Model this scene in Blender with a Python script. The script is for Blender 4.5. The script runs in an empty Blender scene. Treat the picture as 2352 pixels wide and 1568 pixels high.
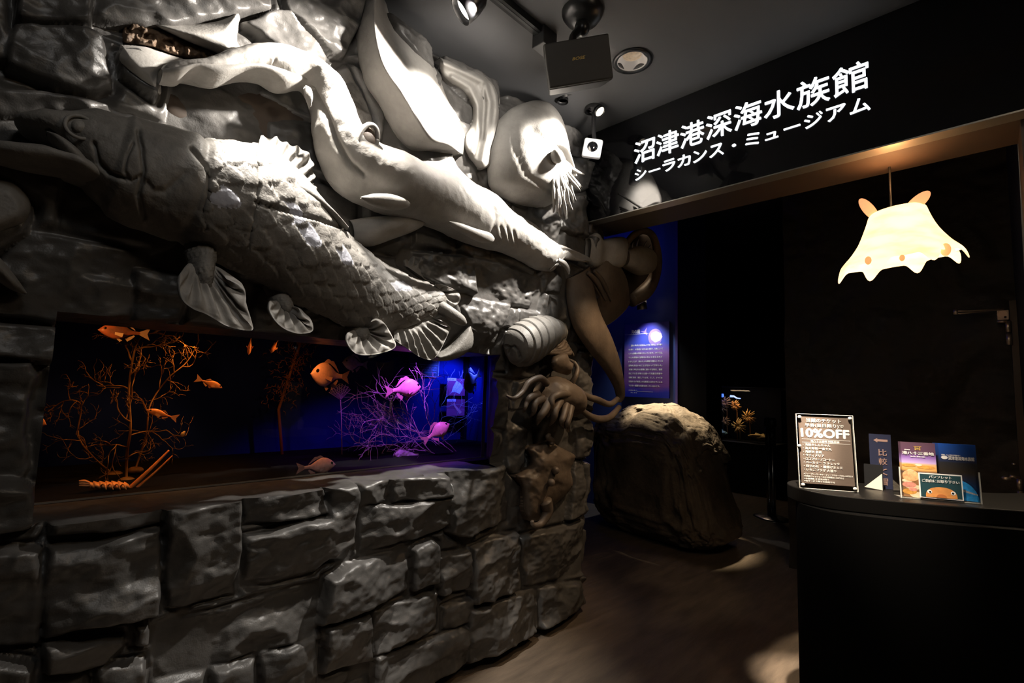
import bpy, math, random
import numpy as np
from mathutils import Vector, Matrix

SC = bpy.context.scene
COL = SC.collection
rnd = random.Random(7)

# ---------------------------------------------------------------- camera
FPX, TILT, ROLL, YAW = 1125.7, math.radians(5.40), math.radians(1.863), math.radians(45.52)
CAMH = 1.35
_st, _ct, _sr, _cr = math.sin(TILT), math.cos(TILT), math.sin(ROLL), math.cos(ROLL)
# room axes: X runs along the relief wall away to the right, Y runs into the relief wall, Z up
_cam = np.array([[_cr, -_sr, 0], [_sr, _cr, 0], [0, 0, 1]]) @ np.array([[1, 0, 0], [0, _st, -_ct], [0, _ct, _st]])
_room = np.array([[math.cos(YAW), -math.sin(YAW), 0], [math.sin(YAW), math.cos(YAW), 0], [0, 0, 1]])
CM = _cam @ _room                      # room direction -> camera (right, down, forward)
EYE = np.array([0, 0, CAMH])

cd = bpy.data.cameras.new('camera')
cam = bpy.data.objects.new('camera', cd)
COL.objects.link(cam)
cd.sensor_width = 36.0
cd.lens = FPX / 2352 * 36
cd.clip_start = 0.02
R = Matrix([list(CM[0]), list(-CM[1]), list(-CM[2])]).transposed()
cam.matrix_world = Matrix.Translation(EYE.tolist()) @ R.to_4x4()
SC.camera = cam

# ---------------------------------------------------------------- world, exposure
w = bpy.data.worlds.new('world')
SC.world = w
w.use_nodes = True
w.node_tree.nodes['Background'].inputs[0].default_value = (0.5, 0.55, 0.7, 1)
w.node_tree.nodes['Background'].inputs[1].default_value = 0.004
vs = SC.view_settings
vs.view_transform = 'Standard'
vs.look = 'None'
vs.gamma = 1
vs.use_curve_mapping = False
vs.exposure = 0.0
SC.cycles.use_denoising = True
SC.cycles.sample_clamp_indirect = 4.0
SC.cycles.max_bounces = 8
SC.cycles.caustics_reflective = False
SC.cycles.caustics_refractive = False


def light(name, kind, loc, energy, color, aim=None, size=0.05, angle=60, blend=0.4, parent=None, sx=None, sy=None):
    d = bpy.data.lights.new(name, kind)
    d.energy = energy
    d.color = color
    if kind == 'SPOT':
        d.spot_size = math.radians(angle)
        d.spot_blend = blend
        d.shadow_soft_size = size
    elif kind == 'AREA':
        d.shape = 'RECTANGLE'
        d.size = sx or size
        d.size_y = sy or size
    else:
        d.shadow_soft_size = size
    o = bpy.data.objects.new(name, d)
    COL.objects.link(o)
    o.location = loc
    if aim is not None:
        o.rotation_euler = (Vector(aim) - Vector(loc)).to_track_quat('-Z', 'Y').to_euler()
    return o


WARM = (1.0, 0.93, 0.84)
# track spots on the relief wall
light('spot_light', 'SPOT', (0.60, 1.20, 2.78), 38, WARM, (0.66, 1.60, 1.72), 0.03, 30, 0.8)
light('spot_light', 'SPOT', (0.57, 1.392, 2.80), 330, WARM, (0.69, 1.56, 1.95), 0.03, 54, 0.6)
light('spot_light', 'SPOT', (1.06, 1.27, 2.71), 420, WARM, (0.56, 1.97, 2.27), 0.03, 58, 0.35)
light('spot_light', 'SPOT', (1.42, 1.22, 2.74), 420, WARM, (1.20, 1.68, 2.38), 0.03, 58, 0.5)
light('spot_light', 'SPOT', (2.12, 1.24, 2.85), 420, WARM, (1.80, 1.66, 2.34), 0.03, 60, 0.7)
light('spot_light', 'SPOT', (2.02, 1.36, 2.60), 16, WARM, (1.90, 1.60, 1.5), 0.03, 20, 0.6)
light('spot_light', 'SPOT', (1.22, 1.28, 2.60), 15, WARM, (1.36, 1.75, 2.74), 0.05, 100, 0.8)  # added fill for the top rim stones, not a track lamp
light('spot_light', 'SPOT', (2.0, 1.28, 2.60), 13, WARM, (1.98, 1.75, 2.72), 0.05, 100, 0.8)  # second added fill, for the rim stones behind the nautilus
# spot over the counter, then added fills for notice, pillar, stones and passage floor
light('spot_light', 'SPOT', (1.62, 0.34, 2.82), 620, (1.0, 0.84, 0.66), (2.33, 0.36, 1.18), 0.02, 20, 1.0)
light('spot_light', 'SPOT', (1.62, 0.40, 2.82), 1100, (1.0, 0.84, 0.66), (2.27, 0.57, 1.25), 0.02, 10, 1.0)  # added narrow spot, stands in for glare on the notice's upper left
light('pillar_fill', 'SPOT', (2.57, 0.92, 2.34), 46, (1.0, 0.70, 0.42), (2.36, 1.80, 1.1), 0.03, 50, 0.7)  # added warm fill for the pillar, no lamp in the lintel
light('hall_fill', 'AREA', (0.15, 0.22, 2.88), 4.6, (1.0, 0.97, 0.93), (0.6, 1.75, 0.5), 0.35)  # added fill from above for the lower stones
light('hall_fill', 'AREA', (1.3, -0.5, 2.8), 6, (1.0, 0.78, 0.55), (0.9, 0.6, 0.3), 0.25)  # added warm fill, tints the stones on the right
light('passage_floor_fill', 'SPOT', (3.0, 0.02, 3.3), 230, (1.0, 0.80, 0.56), (3.0, 0.02, 0.0), 0.02, 31, 0.1)  # added spot, its cone edge draws the lit floor boundary
light('passage_floor_fill', 'SPOT', (3.35, 1.75, 3.3), 24, (1.0, 0.74, 0.48), (3.30, 1.80, 0.0), 0.04, 25, 0.5)  # added warm spot, stands in for rock light spilling onto the floor


# ---------------------------------------------------------------- unprojection: a traced pixel gets a real plane
def ray(px, py):
    c = np.array([(px - 1176) / FPX, (py - 784) / FPX, 1.0])
    return CM.T @ c


def UY(px, py, y):
    d = ray(px, py)
    return EYE + d * (y / d[1])


def UX(px, py, x):
    d = ray(px, py)
    return EYE + d * (x / d[0])


def UZ(px, py, z):
    d = ray(px, py)
    return EYE + d * ((z - CAMH) / d[2])


def PROJ(P):
    c = (np.asarray(P) - EYE) @ CM.T
    return np.stack([c[..., 0] / c[..., 2] * FPX + 1176, c[..., 1] / c[..., 2] * FPX + 784], -1)


# ---------------------------------------------------------------- numpy noise
def _hash(i, j, k, s):
    h = (i.astype(np.int64) * 374761393 + j.astype(np.int64) * 668265263 + k.astype(np.int64) * 2147483647 + s * 974634777) & 0xffffffff
    h = ((h ^ (h >> 13)) * 1274126177) & 0xffffffff
    h = h ^ (h >> 16)
    return (h & 0xffff) / 65535.0


def vnoise(P, s=0):
    P = np.asarray(P, float)
    I = np.floor(P).astype(np.int64)
    F = P - I
    F = F * F * (3 - 2 * F)
    r = 0
    for a in (0, 1):
        for b in (0, 1):
            for c in (0, 1):
                wgt = (F[..., 0] if a else 1 - F[..., 0]) * (F[..., 1] if b else 1 - F[..., 1]) * (F[..., 2] if c else 1 - F[..., 2])
                r = r + wgt * _hash(I[..., 0] + a, I[..., 1] + b, I[..., 2] + c, s)
    return r * 2 - 1


def fbm(P, s=0, octs=4, gain=0.5):
    P = np.asarray(P, float)
    r, a, f = 0, 1.0, 1.0
    for o in range(octs):
        r = r + a * vnoise(P * f + 17.3 * o, s + o)
        a *= gain
        f *= 2.03
    return r


def sstep(a, b, x):
    t = np.clip((x - a) / (b - a), 0, 1)
    return t * t * (3 - 2 * t)


# ---------------------------------------------------------------- materials
MATS = {}


def mat(name, col, rough=0.6, metal=0.0, spec=0.5, bump=None, var=0.0, vscale=6.0, emit=None, estr=0.0, alpha=None, col2=None, coat=0.0):
    if name in MATS:
        return MATS[name]
    m = bpy.data.materials.new(name)
    m.use_nodes = True
    nt = m.node_tree
    p = nt.nodes['Principled BSDF']
    p.inputs['Base Color'].default_value = (*col, 1)
    p.inputs['Roughness'].default_value = rough
    p.inputs['Metallic'].default_value = metal
    p.inputs['Specular IOR Level'].default_value = spec
    p.inputs['Coat Weight'].default_value = coat
    if emit is not None:
        p.inputs['Emission Color'].default_value = (*emit, 1)
        p.inputs['Emission Strength'].default_value = estr
    tc = nt.nodes.new('ShaderNodeTexCoord')
    if var or col2:
        n = nt.nodes.new('ShaderNodeTexNoise')
        n.inputs['Scale'].default_value = vscale
        n.inputs['Detail'].default_value = 7
        n.inputs['Roughness'].default_value = 0.65
        nt.links.new(tc.outputs['Object'], n.inputs['Vector'])
        r = nt.nodes.new('ShaderNodeValToRGB')
        c2 = col2 or tuple(c * (1 + var) for c in col)
        c1 = col if col2 else tuple(c * (1 - var) for c in col)
        r.color_ramp.elements[0].position = 0.32
        r.color_ramp.elements[0].color = (*c1, 1)
        r.color_ramp.elements[1].position = 0.68
        r.color_ramp.elements[1].color = (*c2, 1)
        nt.links.new(n.outputs['Fac'], r.inputs['Fac'])
        nt.links.new(r.outputs['Color'], p.inputs['Base Color'])
    if bump:
        prev = None
        for sc, st in bump:
            n = nt.nodes.new('ShaderNodeTexNoise')
            n.inputs['Scale'].default_value = sc
            n.inputs['Detail'].default_value = 6
            nt.links.new(tc.outputs['Object'], n.inputs['Vector'])
            b = nt.nodes.new('ShaderNodeBump')
            b.inputs['Strength'].default_value = st
            b.inputs['Distance'].default_value = 0.35 / sc
            nt.links.new(n.outputs['Fac'], b.inputs['Height'])
            if prev:
                nt.links.new(prev.outputs['Normal'], b.inputs['Normal'])
            prev = b
        nt.links.new(prev.outputs['Normal'], p.inputs['Normal'])
    MATS[name] = m
    return m


def glass_mat(name, tint=(1, 1, 1), rough=0.0, refl=1.0):
    m = bpy.data.materials.new(name)
    m.use_nodes = True
    nt = m.node_tree
    nt.nodes.clear()
    out = nt.nodes.new('ShaderNodeOutputMaterial')
    mx = nt.nodes.new('ShaderNodeMixShader')
    tr = nt.nodes.new('ShaderNodeBsdfTransparent')
    tr.inputs[0].default_value = (*tint, 1)
    gl = nt.nodes.new('ShaderNodeBsdfGlossy')
    gl.inputs['Roughness'].default_value = rough
    fr = nt.nodes.new('ShaderNodeFresnel')
    fr.inputs['IOR'].default_value = 1.0 + 0.49 * refl
    ge = nt.nodes.new('ShaderNodeNewGeometry')       # reflect at the outer face only: no false total reflection inside
    sb = nt.nodes.new('ShaderNodeMath')
    sb.operation = 'SUBTRACT'
    sb.inputs[0].default_value = 1.0
    nt.links.new(ge.outputs['Backfacing'], sb.inputs[1])
    ml = nt.nodes.new('ShaderNodeMath')
    ml.operation = 'MULTIPLY'
    nt.links.new(fr.outputs[0], ml.inputs[0])
    nt.links.new(sb.outputs[0], ml.inputs[1])
    nt.links.new(ml.outputs[0], mx.inputs[0])
    nt.links.new(tr.outputs[0], mx.inputs[1])
    nt.links.new(gl.outputs[0], mx.inputs[2])
    nt.links.new(mx.outputs[0], out.inputs['Surface'])
    return m


M_ROCK = mat('painted_rock', (0.085, 0.081, 0.077), 0.38, spec=0.45, var=0.35, vscale=5, bump=[(14, 0.12), (55, 0.16), (220, 0.25)])
M_SCULPT = mat('painted_relief', (0.31, 0.295, 0.275), 0.55, spec=0.3, var=0.22, vscale=7, bump=[(30, 0.15), (160, 0.3)])
M_FISHREL = mat('scaly_relief', (0.20, 0.19, 0.175), 0.55, spec=0.4, var=0.28, vscale=9, bump=[(40, 0.2), (160, 0.4)])
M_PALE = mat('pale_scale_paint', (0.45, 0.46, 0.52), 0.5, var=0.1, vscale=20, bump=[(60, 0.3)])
M_BROWN = mat('brown_plaster', (0.10, 0.062, 0.036), 0.75, var=0.4, vscale=14, bump=[(30, 0.6), (90, 0.5)])
M_BROWNREL = mat('brown_painted_relief', (0.125, 0.095, 0.072), 0.48, spec=0.4, var=0.3, vscale=7, bump=[(30, 0.2), (150, 0.3)])
M_VELVET = mat('velvet_black', (.0025, .0024, .0024), 0.85, spec=0.1)
M_BLACK = mat('black_satin', (0.012, 0.012, 0.013), 0.4)
M_BLACKM = mat('black_metal', (0.02, 0.02, 0.021), 0.32, metal=0.6)
M_CEIL = mat('dark_ceiling_paint', (0.075, 0.075, 0.078), 0.7, bump=[(120, 0.08)])
M_DARKWALL = mat('black_wall_paint', (0.008, 0.0075, 0.007), 0.6, bump=[(9, 0.5)])
M_CHROME = mat('brushed_steel', (0.55, 0.55, 0.56), 0.25, metal=1.0)
M_WHITE = mat('white_plastic', (0.88, 0.91, 0.96), 0.4)


# ---------------------------------------------------------------- mesh and object helpers
LOC = {}


def rawobj(name, V, F, m, smooth=True):
    me = bpy.data.meshes.new(name)
    V = np.asarray(V, dtype=np.float32)
    if isinstance(F, np.ndarray):
        n, k = F.shape
        me.vertices.add(len(V))
        me.vertices.foreach_set('co', V.ravel())
        me.loops.add(n * k)
        me.loops.foreach_set('vertex_index', F.ravel().astype(np.int32))
        me.polygons.add(n)
        me.polygons.foreach_set('loop_start', np.arange(0, n * k, k, dtype=np.int32))
        me.polygons.foreach_set('loop_total', np.full(n, k, dtype=np.int32))
        me.update(calc_edges=True)
    else:
        me.from_pydata(V.tolist(), [], F)
        me.update()
    me.validate()
    if smooth:
        me.polygons.foreach_set('use_smooth', np.ones(len(me.polygons), dtype=bool))
    for mm in (m if isinstance(m, (list, tuple)) else [m]):
        me.materials.append(mm)
    o = bpy.data.objects.new(name, me)
    COL.objects.link(o)
    return o


def tag(o, label=None, cat=None, group=None, kind=None):
    if label:
        o['label'] = label
    if cat:
        o['category'] = cat
    if group:
        o['group'] = group
    if kind:
        o['kind'] = kind
    return o


def thing(name, label, cat, loc=(0, 0, 0), group=None):
    o = bpy.data.objects.new(name, None)
    o.empty_display_size = 0.05
    COL.objects.link(o)
    o.location = [float(c) for c in loc]
    LOC[o.name] = np.array(loc, float)
    return tag(o, label, cat, group)


def part(name, V, F, m, parent=None, smooth=True, label=None):
    V = np.asarray(V, float)
    base = LOC.get(parent.name, np.zeros(3)) if parent else np.zeros(3)
    o = rawobj(name, V - base, F, m, smooth)
    LOC[o.name] = base
    if parent:
        o.parent = parent
    if label:
        o['label'] = label
    return o


def copy_tree(o, parent=None):
    c = o.copy()
    COL.objects.link(c)
    if parent:
        c.parent = parent
    for ch in o.children:
        copy_tree(ch, c)
    return c


def grid_faces(nu, nv, wrap=False, off=0):
    i, j = np.meshgrid(np.arange(nu - 1), np.arange(nv if wrap else nv - 1), indexing='ij')
    j2 = (j + 1) % nv
    a, b, c, d = i * nv + j, i * nv + j2, (i + 1) * nv + j2, (i + 1) * nv + j
    return np.stack([a, b, c, d], -1).reshape(-1, 4) + off


def crom(P, n):
    """resample control points with a centripetal-free Catmull-Rom, n points, even in index"""
    P = np.asarray(P, float)
    if P.ndim == 1:
        P = P[:, None]
    m = len(P)
    t = np.linspace(0, m - 1, n)
    i = np.clip(np.floor(t).astype(int), 0, m - 2)
    f = (t - i)[:, None]
    p0, p1, p2, p3 = P[np.clip(i - 1, 0, m - 1)], P[i], P[i + 1], P[np.clip(i + 2, 0, m - 1)]
    return 0.5 * (2 * p1 + (p2 - p0) * f + (2 * p0 - 5 * p1 + 4 * p2 - p3) * f ** 2 + (3 * p1 - p0 - 3 * p2 + p3) * f ** 3)


def resample(P, n):
    """even arc length along a polyline"""
    P = np.asarray(P, float)
    L = np.r_[0, np.cumsum(np.linalg.norm(np.diff(P, axis=0), axis=1))]
    t = np.linspace(0, L[-1], n)
    return np.stack([np.interp(t, L, P[:, k]) for k in range(P.shape[1])], -1)


def normals(P, wrap=True):
    du = np.gradient(P, axis=0)
    dv = (np.roll(P, -1, 1) - np.roll(P, 1, 1)) if wrap else np.gradient(P, axis=1)
    n = np.cross(du, dv)
    return n / (np.linalg.norm(n, axis=-1, keepdims=True) + 1e-12)


def polydist(Q, poly):
    """distance from points Q (...,2) to an open polyline"""
    best = np.full(Q.shape[:-1], 1e9)
    poly = np.asarray(poly, float)
    for a, b in zip(poly[:-1], poly[1:]):
        ab = b - a
        t = np.clip(((Q - a) @ ab) / (ab @ ab + 1e-12), 0, 1)
        best = np.minimum(best, np.linalg.norm(Q - (a + t[..., None] * ab), axis=-1))
    return best


def polysdf(Q, poly):
    """signed distance, positive inside"""
    poly = np.asarray(poly, float)
    d = polydist(Q, np.r_[poly, poly[:1]])
    inside = np.zeros(Q.shape[:-1], bool)
    x, y = Q[..., 0], Q[..., 1]
    for (x1, y1), (x2, y2) in zip(poly, np.roll(poly, -1, 0)):
        c = ((y1 > y) != (y2 > y)) & (x < (x2 - x1) * (y - y1) / (y2 - y1 + 1e-15) + x1)
        inside ^= c
    return np.where(inside, d, -d)


def tube(pts, rad, sides=8, caps=True, n=None):
    """swept tube -> V, F"""
    P = np.asarray(pts, float)
    r = np.broadcast_to(np.asarray(rad, float), (len(P),)) if np.ndim(rad) == 0 or len(rad) == len(P) else crom(rad, len(P))[:, 0]
    r = np.asarray(r, float)
    if n:
        r = crom(r, n)[:, 0]
        P = crom(P, n)
    T = np.gradient(P, axis=0)
    T /= np.linalg.norm(T, axis=1, keepdims=True) + 1e-12
    up = np.array([0.13, 0.21, 0.97])
    N = []
    v = np.cross(T[0], up)
    if np.linalg.norm(v) < 0.1:
        v = np.cross(T[0], [1, 0, 0])
    v /= np.linalg.norm(v)
    for t in T:
        v = v - t * (v @ t)
        v /= np.linalg.norm(v) + 1e-12
        N.append(v)
    N = np.array(N)
    Bn = np.cross(T, N)
    a = np.linspace(0, 2 * np.pi, sides, endpoint=False)
    V = P[:, None] + r[:, None, None] * (np.cos(a)[None, :, None] * N[:, None] + np.sin(a)[None, :, None] * Bn[:, None])
    F = grid_faces(len(P), sides, True)
    V = V.reshape(-1, 3)
    if caps:
        F = F.tolist()
        F.append(list(range(sides))[::-1])
        F.append(list(range(len(V) - sides, len(V))))
    return V, F


def join(*vf):
    V, F, o = [], [], 0
    for v, f in vf:
        v = np.asarray(v, float)
        V.append(v)
        F += [[int(i) + o for i in q] for q in (f.tolist() if isinstance(f, np.ndarray) else f)]
        o += len(v)
    return np.concatenate(V), F


def box(lo, hi):
    x0, y0, z0 = lo
    x1, y1, z1 = hi
    V = np.array([(x0, y0, z0), (x1, y0, z0), (x1, y1, z0), (x0, y1, z0), (x0, y0, z1), (x1, y0, z1), (x1, y1, z1), (x0, y1, z1)], float)
    return V, [[0, 3, 2, 1], [4, 5, 6, 7], [0, 1, 5, 4], [1, 2, 6, 5], [2, 3, 7, 6], [3, 0, 4, 7]]


def obox(c, ax, ay, az, hx, hy, hz):
    """oriented box round centre c"""
    V, F = box((-hx, -hy, -hz), (hx, hy, hz))
    return np.asarray(c) + V[:, :1] * np.asarray(ax) + V[:, 1:2] * np.asarray(ay) + V[:, 2:] * np.asarray(az), F


def bevel(o, wdt=0.004, seg=2):
    md = o.modifiers.new('bevel', 'BEVEL')
    md.width = wdt
    md.segments = seg
    md.limit_method = 'ANGLE'
    return o


def prism(outline, ax, ay, origin, nrm, t):
    """extruded polygon: 2D outline in (ax, ay), thickness t along nrm"""
    o = np.asarray(origin, float) + np.asarray([[p[0] * np.array(ax) + p[1] * np.array(ay)] for p in outline])[:, 0]
    n = len(o)
    V = np.r_[o, o + np.array(nrm) * t]
    F = [list(range(n)), list(range(n, 2 * n))[::-1]] + [[i, i + n, (i + 1) % n + n, (i + 1) % n] for i in range(n)]
    return V, F


def lathe(prof, c, axis=(0, 0, 1), sides=32):
    """profile [(r, h)] round an axis through c"""
    ax = np.array(axis, float)
    ax /= np.linalg.norm(ax)
    u = np.cross(ax, [0, 0, 1]) if abs(ax[2]) < 0.9 else np.cross(ax, [1, 0, 0])
    u /= np.linalg.norm(u)
    v = np.cross(ax, u)
    a = np.linspace(0, 2 * np.pi, sides, endpoint=False)
    P = np.array(prof, float)
    V = np.asarray(c) + P[:, None, 1:2] * ax + P[:, None, 0:1] * (np.cos(a)[None, :, None] * u + np.sin(a)[None, :, None] * v)
    return V.reshape(-1, 3), grid_faces(len(P), sides, True)


def ellipsoid(c, r, ax=None, nu=16, nv=24):
    th = np.linspace(0.001, np.pi - 0.001, nu)
    ph = np.linspace(0, 2 * np.pi, nv, endpoint=False)
    S = np.stack([np.sin(th)[:, None] * np.cos(ph), np.sin(th)[:, None] * np.sin(ph), np.cos(th)[:, None] * np.ones(nv)], -1).reshape(-1, 3) * np.array(r)
    if ax is not None:
        S = S @ np.array(ax)
    return np.asarray(c) + S, grid_faces(nu, nv, True)


def textmesh(body, size=1.0, bold=0.0, extrude=0.0, spacing=1.0):
    c = bpy.data.curves.new('text', 'FONT')
    c.body = body
    c.size = size
    c.extrude = extrude
    c.resolution_u = 3
    c.space_character = spacing
    o = bpy.data.objects.new('text', c)
    COL.objects.link(o)
    bpy.context.view_layer.update()
    dg = bpy.context.evaluated_depsgraph_get()
    me = bpy.data.meshes.new_from_object(o.evaluated_get(dg))
    V = np.array([v.co[:] for v in me.vertices]).reshape(-1, 3)
    F = [list(p.vertices) for p in me.polygons]
    bpy.data.objects.remove(o)
    bpy.data.curves.remove(c)
    bpy.data.meshes.remove(me)
    if bold and len(V):            # heavier strokes: the glyph laid over itself a hair to each side
        sh = bold * 0.8
        V, F = join(*[(V + [dx * sh, dy * sh, 0.0004 * k], F) for k, (dx, dy) in enumerate(((-1, 0), (1, 0), (0, -1), (0, 1)))])
    return V, F


def textfit(body, x0, y0, width, height, bold=0.0, extrude=0.0):
    """text in a local 2D frame, scaled to fill width x height from (x0, y0) bottom left; width None keeps the ratio"""
    V, F = textmesh(body, 1.0, bold, extrude)
    if len(V) == 0:
        return V, F
    lo, hi = V.min(0), V.max(0)
    sy = height / max(hi[1] - lo[1], 1e-6)
    sx = sy if width is None else width / max(hi[0] - lo[0], 1e-6)
    W = V.copy()
    W[:, 0] = x0 + (V[:, 0] - lo[0]) * sx
    W[:, 1] = y0 + (V[:, 1] - lo[1]) * sy
    return W, F


def place2d(V, origin, ax, ay, nz, lift=0.0):
    V = np.asarray(V)
    return np.asarray(origin) + V[:, :1] * np.asarray(ax) + V[:, 1:2] * np.asarray(ay) + (V[:, 2:3] + lift) * np.asarray(nz)
# ================================================================ the relief wall of moulded rock
YB, XC, RC = 1.835, 2.47, 0.18          # plane of the joints, start of the rounded corner
GLASS_Y = 2.09
OP = (0.075, 1.735, 0.955, 1.512)      # tank opening x0, x1, z0, z1


def ybase(z):
    return YB - 0.075 * sstep(1.5, 1.72, z)


STONES = [  # traced outline, depth in cm
    ([(-40, 828), (72, 832), (86, 862), (70, 960), (60, 1080), (44, 1106), (-40, 1108)], 10),
    ([(-40, 1112), (45, 1110), (80, 1125), (90, 1180), (98, 1212), (60, 1228), (-40, 1245)], 11),
    ([(-40, 732), (135, 748), (141, 790), (122, 830), (75, 826), (-40, 822)], 12),
    ([(-40, 1262), (95, 1262), (105, 1243), (99, 1280), (92, 1490), (-40, 1505)], 9),
    ([(-40, 1514), (83, 1534), (87, 1640), (-40, 1640)], 9),
    ([(107, 1200), (163, 1187), (221, 1177), (306, 1170), (371, 1163), (380, 1180), (378, 1208), (238, 1233), (143, 1240), (114, 1238)], 10),
    ([(109, 1259), (218, 1250), (313, 1231), (375, 1218), (380, 1272), (375, 1426), (300, 1438), (102, 1480), (100, 1375)], 11),
    ([(385, 1170), (555, 1150), (562, 1177), (562, 1225), (556, 1378), (392, 1414), (385, 1340)], 10.5),
    ([(378, 1160), (545, 1136), (558, 1143), (555, 1152), (385, 1172)], 6),
    ([(567, 1140), (746, 1122), (757, 1136), (763, 1184), (681, 1197), (569, 1213)], 9),
    ([(572, 1238), (647, 1218), (708, 1201), (762, 1190), (763, 1119), (829, 1114), (831, 1252), (812, 1296), (768, 1293), (740, 1323), (640, 1345), (570, 1354)], 10),
    ([(833, 1114), (901, 1099), (904, 1150), (836, 1163)], 5),
    ([(912, 1102), (1040, 1094), (1044, 1140), (918, 1161)], 10),
    ([(836, 1170), (911, 1163), (1040, 1146), (1044, 1197), (996, 1232), (843, 1279), (836, 1238)], 8),
    ([(1046, 1082), (1173, 1065), (1178, 1085), (1182, 1197), (1085, 1236), (1044, 1225)], 10),
    ([(756, 1330), (836, 1296), (952, 1262), (954, 1361), (863, 1402), (744, 1439)], 10),
    ([(957, 1266), (1000, 1242), (1017, 1255), (1015, 1341), (959, 1371)], 9),
    ([(1018, 1283), (1088, 1266), (1091, 1341), (1085, 1354), (1020, 1371)], 8.5),
    ([(1093, 1262), (1143, 1238), (1201, 1228), (1210, 1347), (1204, 1361), (1105, 1392), (1093, 1358)], 10),
    ([(1206, 1238), (1313, 1211), (1372, 1192), (1376, 1310), (1221, 1354), (1211, 1306)], 9),
    ([(758, 1450), (857, 1415), (863, 1521), (748, 1558)], 9),
    ([(866, 1409), (1013, 1361), (1014, 1450), (870, 1504)], 8),
    ([(1020, 1395), (1091, 1375), (1091, 1426), (1020, 1450)], 4.5),
    ([(1097, 1412), (1211, 1368), (1248, 1358), (1245, 1477), (1153, 1501), (1095, 1541), (1093, 1460)], 10),
    ([(1252, 1358), (1272, 1351), (1361, 1337), (1388, 1375), (1368, 1419), (1259, 1472)], 9),
    ([(870, 1511), (1085, 1450), (1087, 1545), (1040, 1640), (870, 1640)], 7),
    ([(358, 1436), (560, 1390), (735, 1340), (740, 1468), (600, 1500), (358, 1565)], 4),
    ([(603, 1507), (729, 1472), (742, 1640), (600, 1640)], 8),
    ([(494, 1545), (593, 1518), (596, 1640), (490, 1640)], 7),
    ([(228, 1538), (344, 1511), (348, 1640), (226, 1640)], 7),
    ([(102, 1486), (296, 1466), (300, 1494), (245, 1531), (102, 1562)], 9),
    ([(310, 1440), (352, 1436), (357, 1465), (355, 1500), (305, 1505)], 10),
    # upper wall
    ([(25, 44), (119, 44), (235, 68), (252, 102), (262, 190), (204, 198), (119, 177), (17, 140)], 10),
    ([(30, -60), (218, -60), (212, 48), (102, 41), (34, 34)], 12),
    ([(-60, -60), (22, -60), (25, 80), (15, 130), (-60, 138)], 8),
    ([(-60, 190), (95, 204), (249, 235), (254, 246), (95, 265), (-60, 260)], 6),
    ([(274, 100), (322, 100), (368, 140), (368, 220), (284, 160)], 10),
    ([(221, -60), (636, -60), (630, 20), (545, 30), (340, 50), (221, 22)], 11),
    ([(556, 40), (628, 16), (668, 22), (764, 124), (748, 150), (640, 108)], 10),
    ([(650, -60), (842, -60), (838, 50), (804, 126), (775, 118), (672, 16)], 9),
    ([(770, 155), (800, 132), (850, 230), (870, 300), (845, 300), (800, 240)], 5),
    ([(893, 18), (1000, 104), (1012, 150), (960, 118), (905, 70)], 10),
    ([(1035, 115), (1146, 185), (1150, 250), (1090, 220), (1020, 140)], 9),
    ([(1148, 196), (1274, 264), (1278, 320), (1160, 290)], 9),
    ([(1278, 274), (1340, 308), (1346, 372), (1285, 350)], 9),
    ([(1290, 345), (1368, 374), (1366, 430), (1300, 440)], 9),
    ([(1300, 445), (1352, 452), (1356, 545), (1300, 520)], 8),
    ([(1235, 430), (1295, 465), (1295, 560), (1220, 500)], 6),
    ([(1165, 300), (1110, 395), (1130, 430), (1140, 300)], 5),
    ([(62, 540), (310, 580), (304, 728), (130, 742), (-40, 720), (-40, 640)], 7),
    ([(-40, 420), (62, 470), (60, 530), (-40, 600)], 6),
    ([(307, 622), (425, 642), (420, 735), (310, 738)], 6),
    ([(430, 560), (560, 640), (560, 760), (440, 740)], 5),
    ([(570, 650), (790, 750), (780, 780), (575, 762)], 5),
    ([(1095, 590), (1098, 672), (1040, 664), (925, 600), (940, 575)], 5),
    ([(1100, 585), (1250, 640), (1240, 710), (1105, 680)], 5),
    ([(1060, 680), (1180, 700), (1150, 790), (1120, 830), (1040, 820), (1090, 760)], 5),
    # pillar
    ([(1278, 745), (1308, 742), (1310, 806), (1276, 802)], 7),
    ([(1140, 860), (1175, 900), (1172, 985), (1138, 980)], 7),
    ([(1172, 960), (1215, 985), (1195, 1100), (1168, 1075)], 6),
    ([(1332, 808), (1366, 806), (1400, 900), (1395, 960), (1332, 930)], 7),
    ([(1328, 920), (1374, 975), (1376, 1050), (1330, 1053)], 8),
    ([(1328, 1062), (1346, 1062), (1348, 1180), (1310, 1195)], 7),
    ([(1351, 1062), (1385, 1060), (1388, 1180), (1352, 1186)], 7),
    ([(1150, 760), (1165, 850), (1140, 850), (1138, 800)], 6),
]


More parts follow.
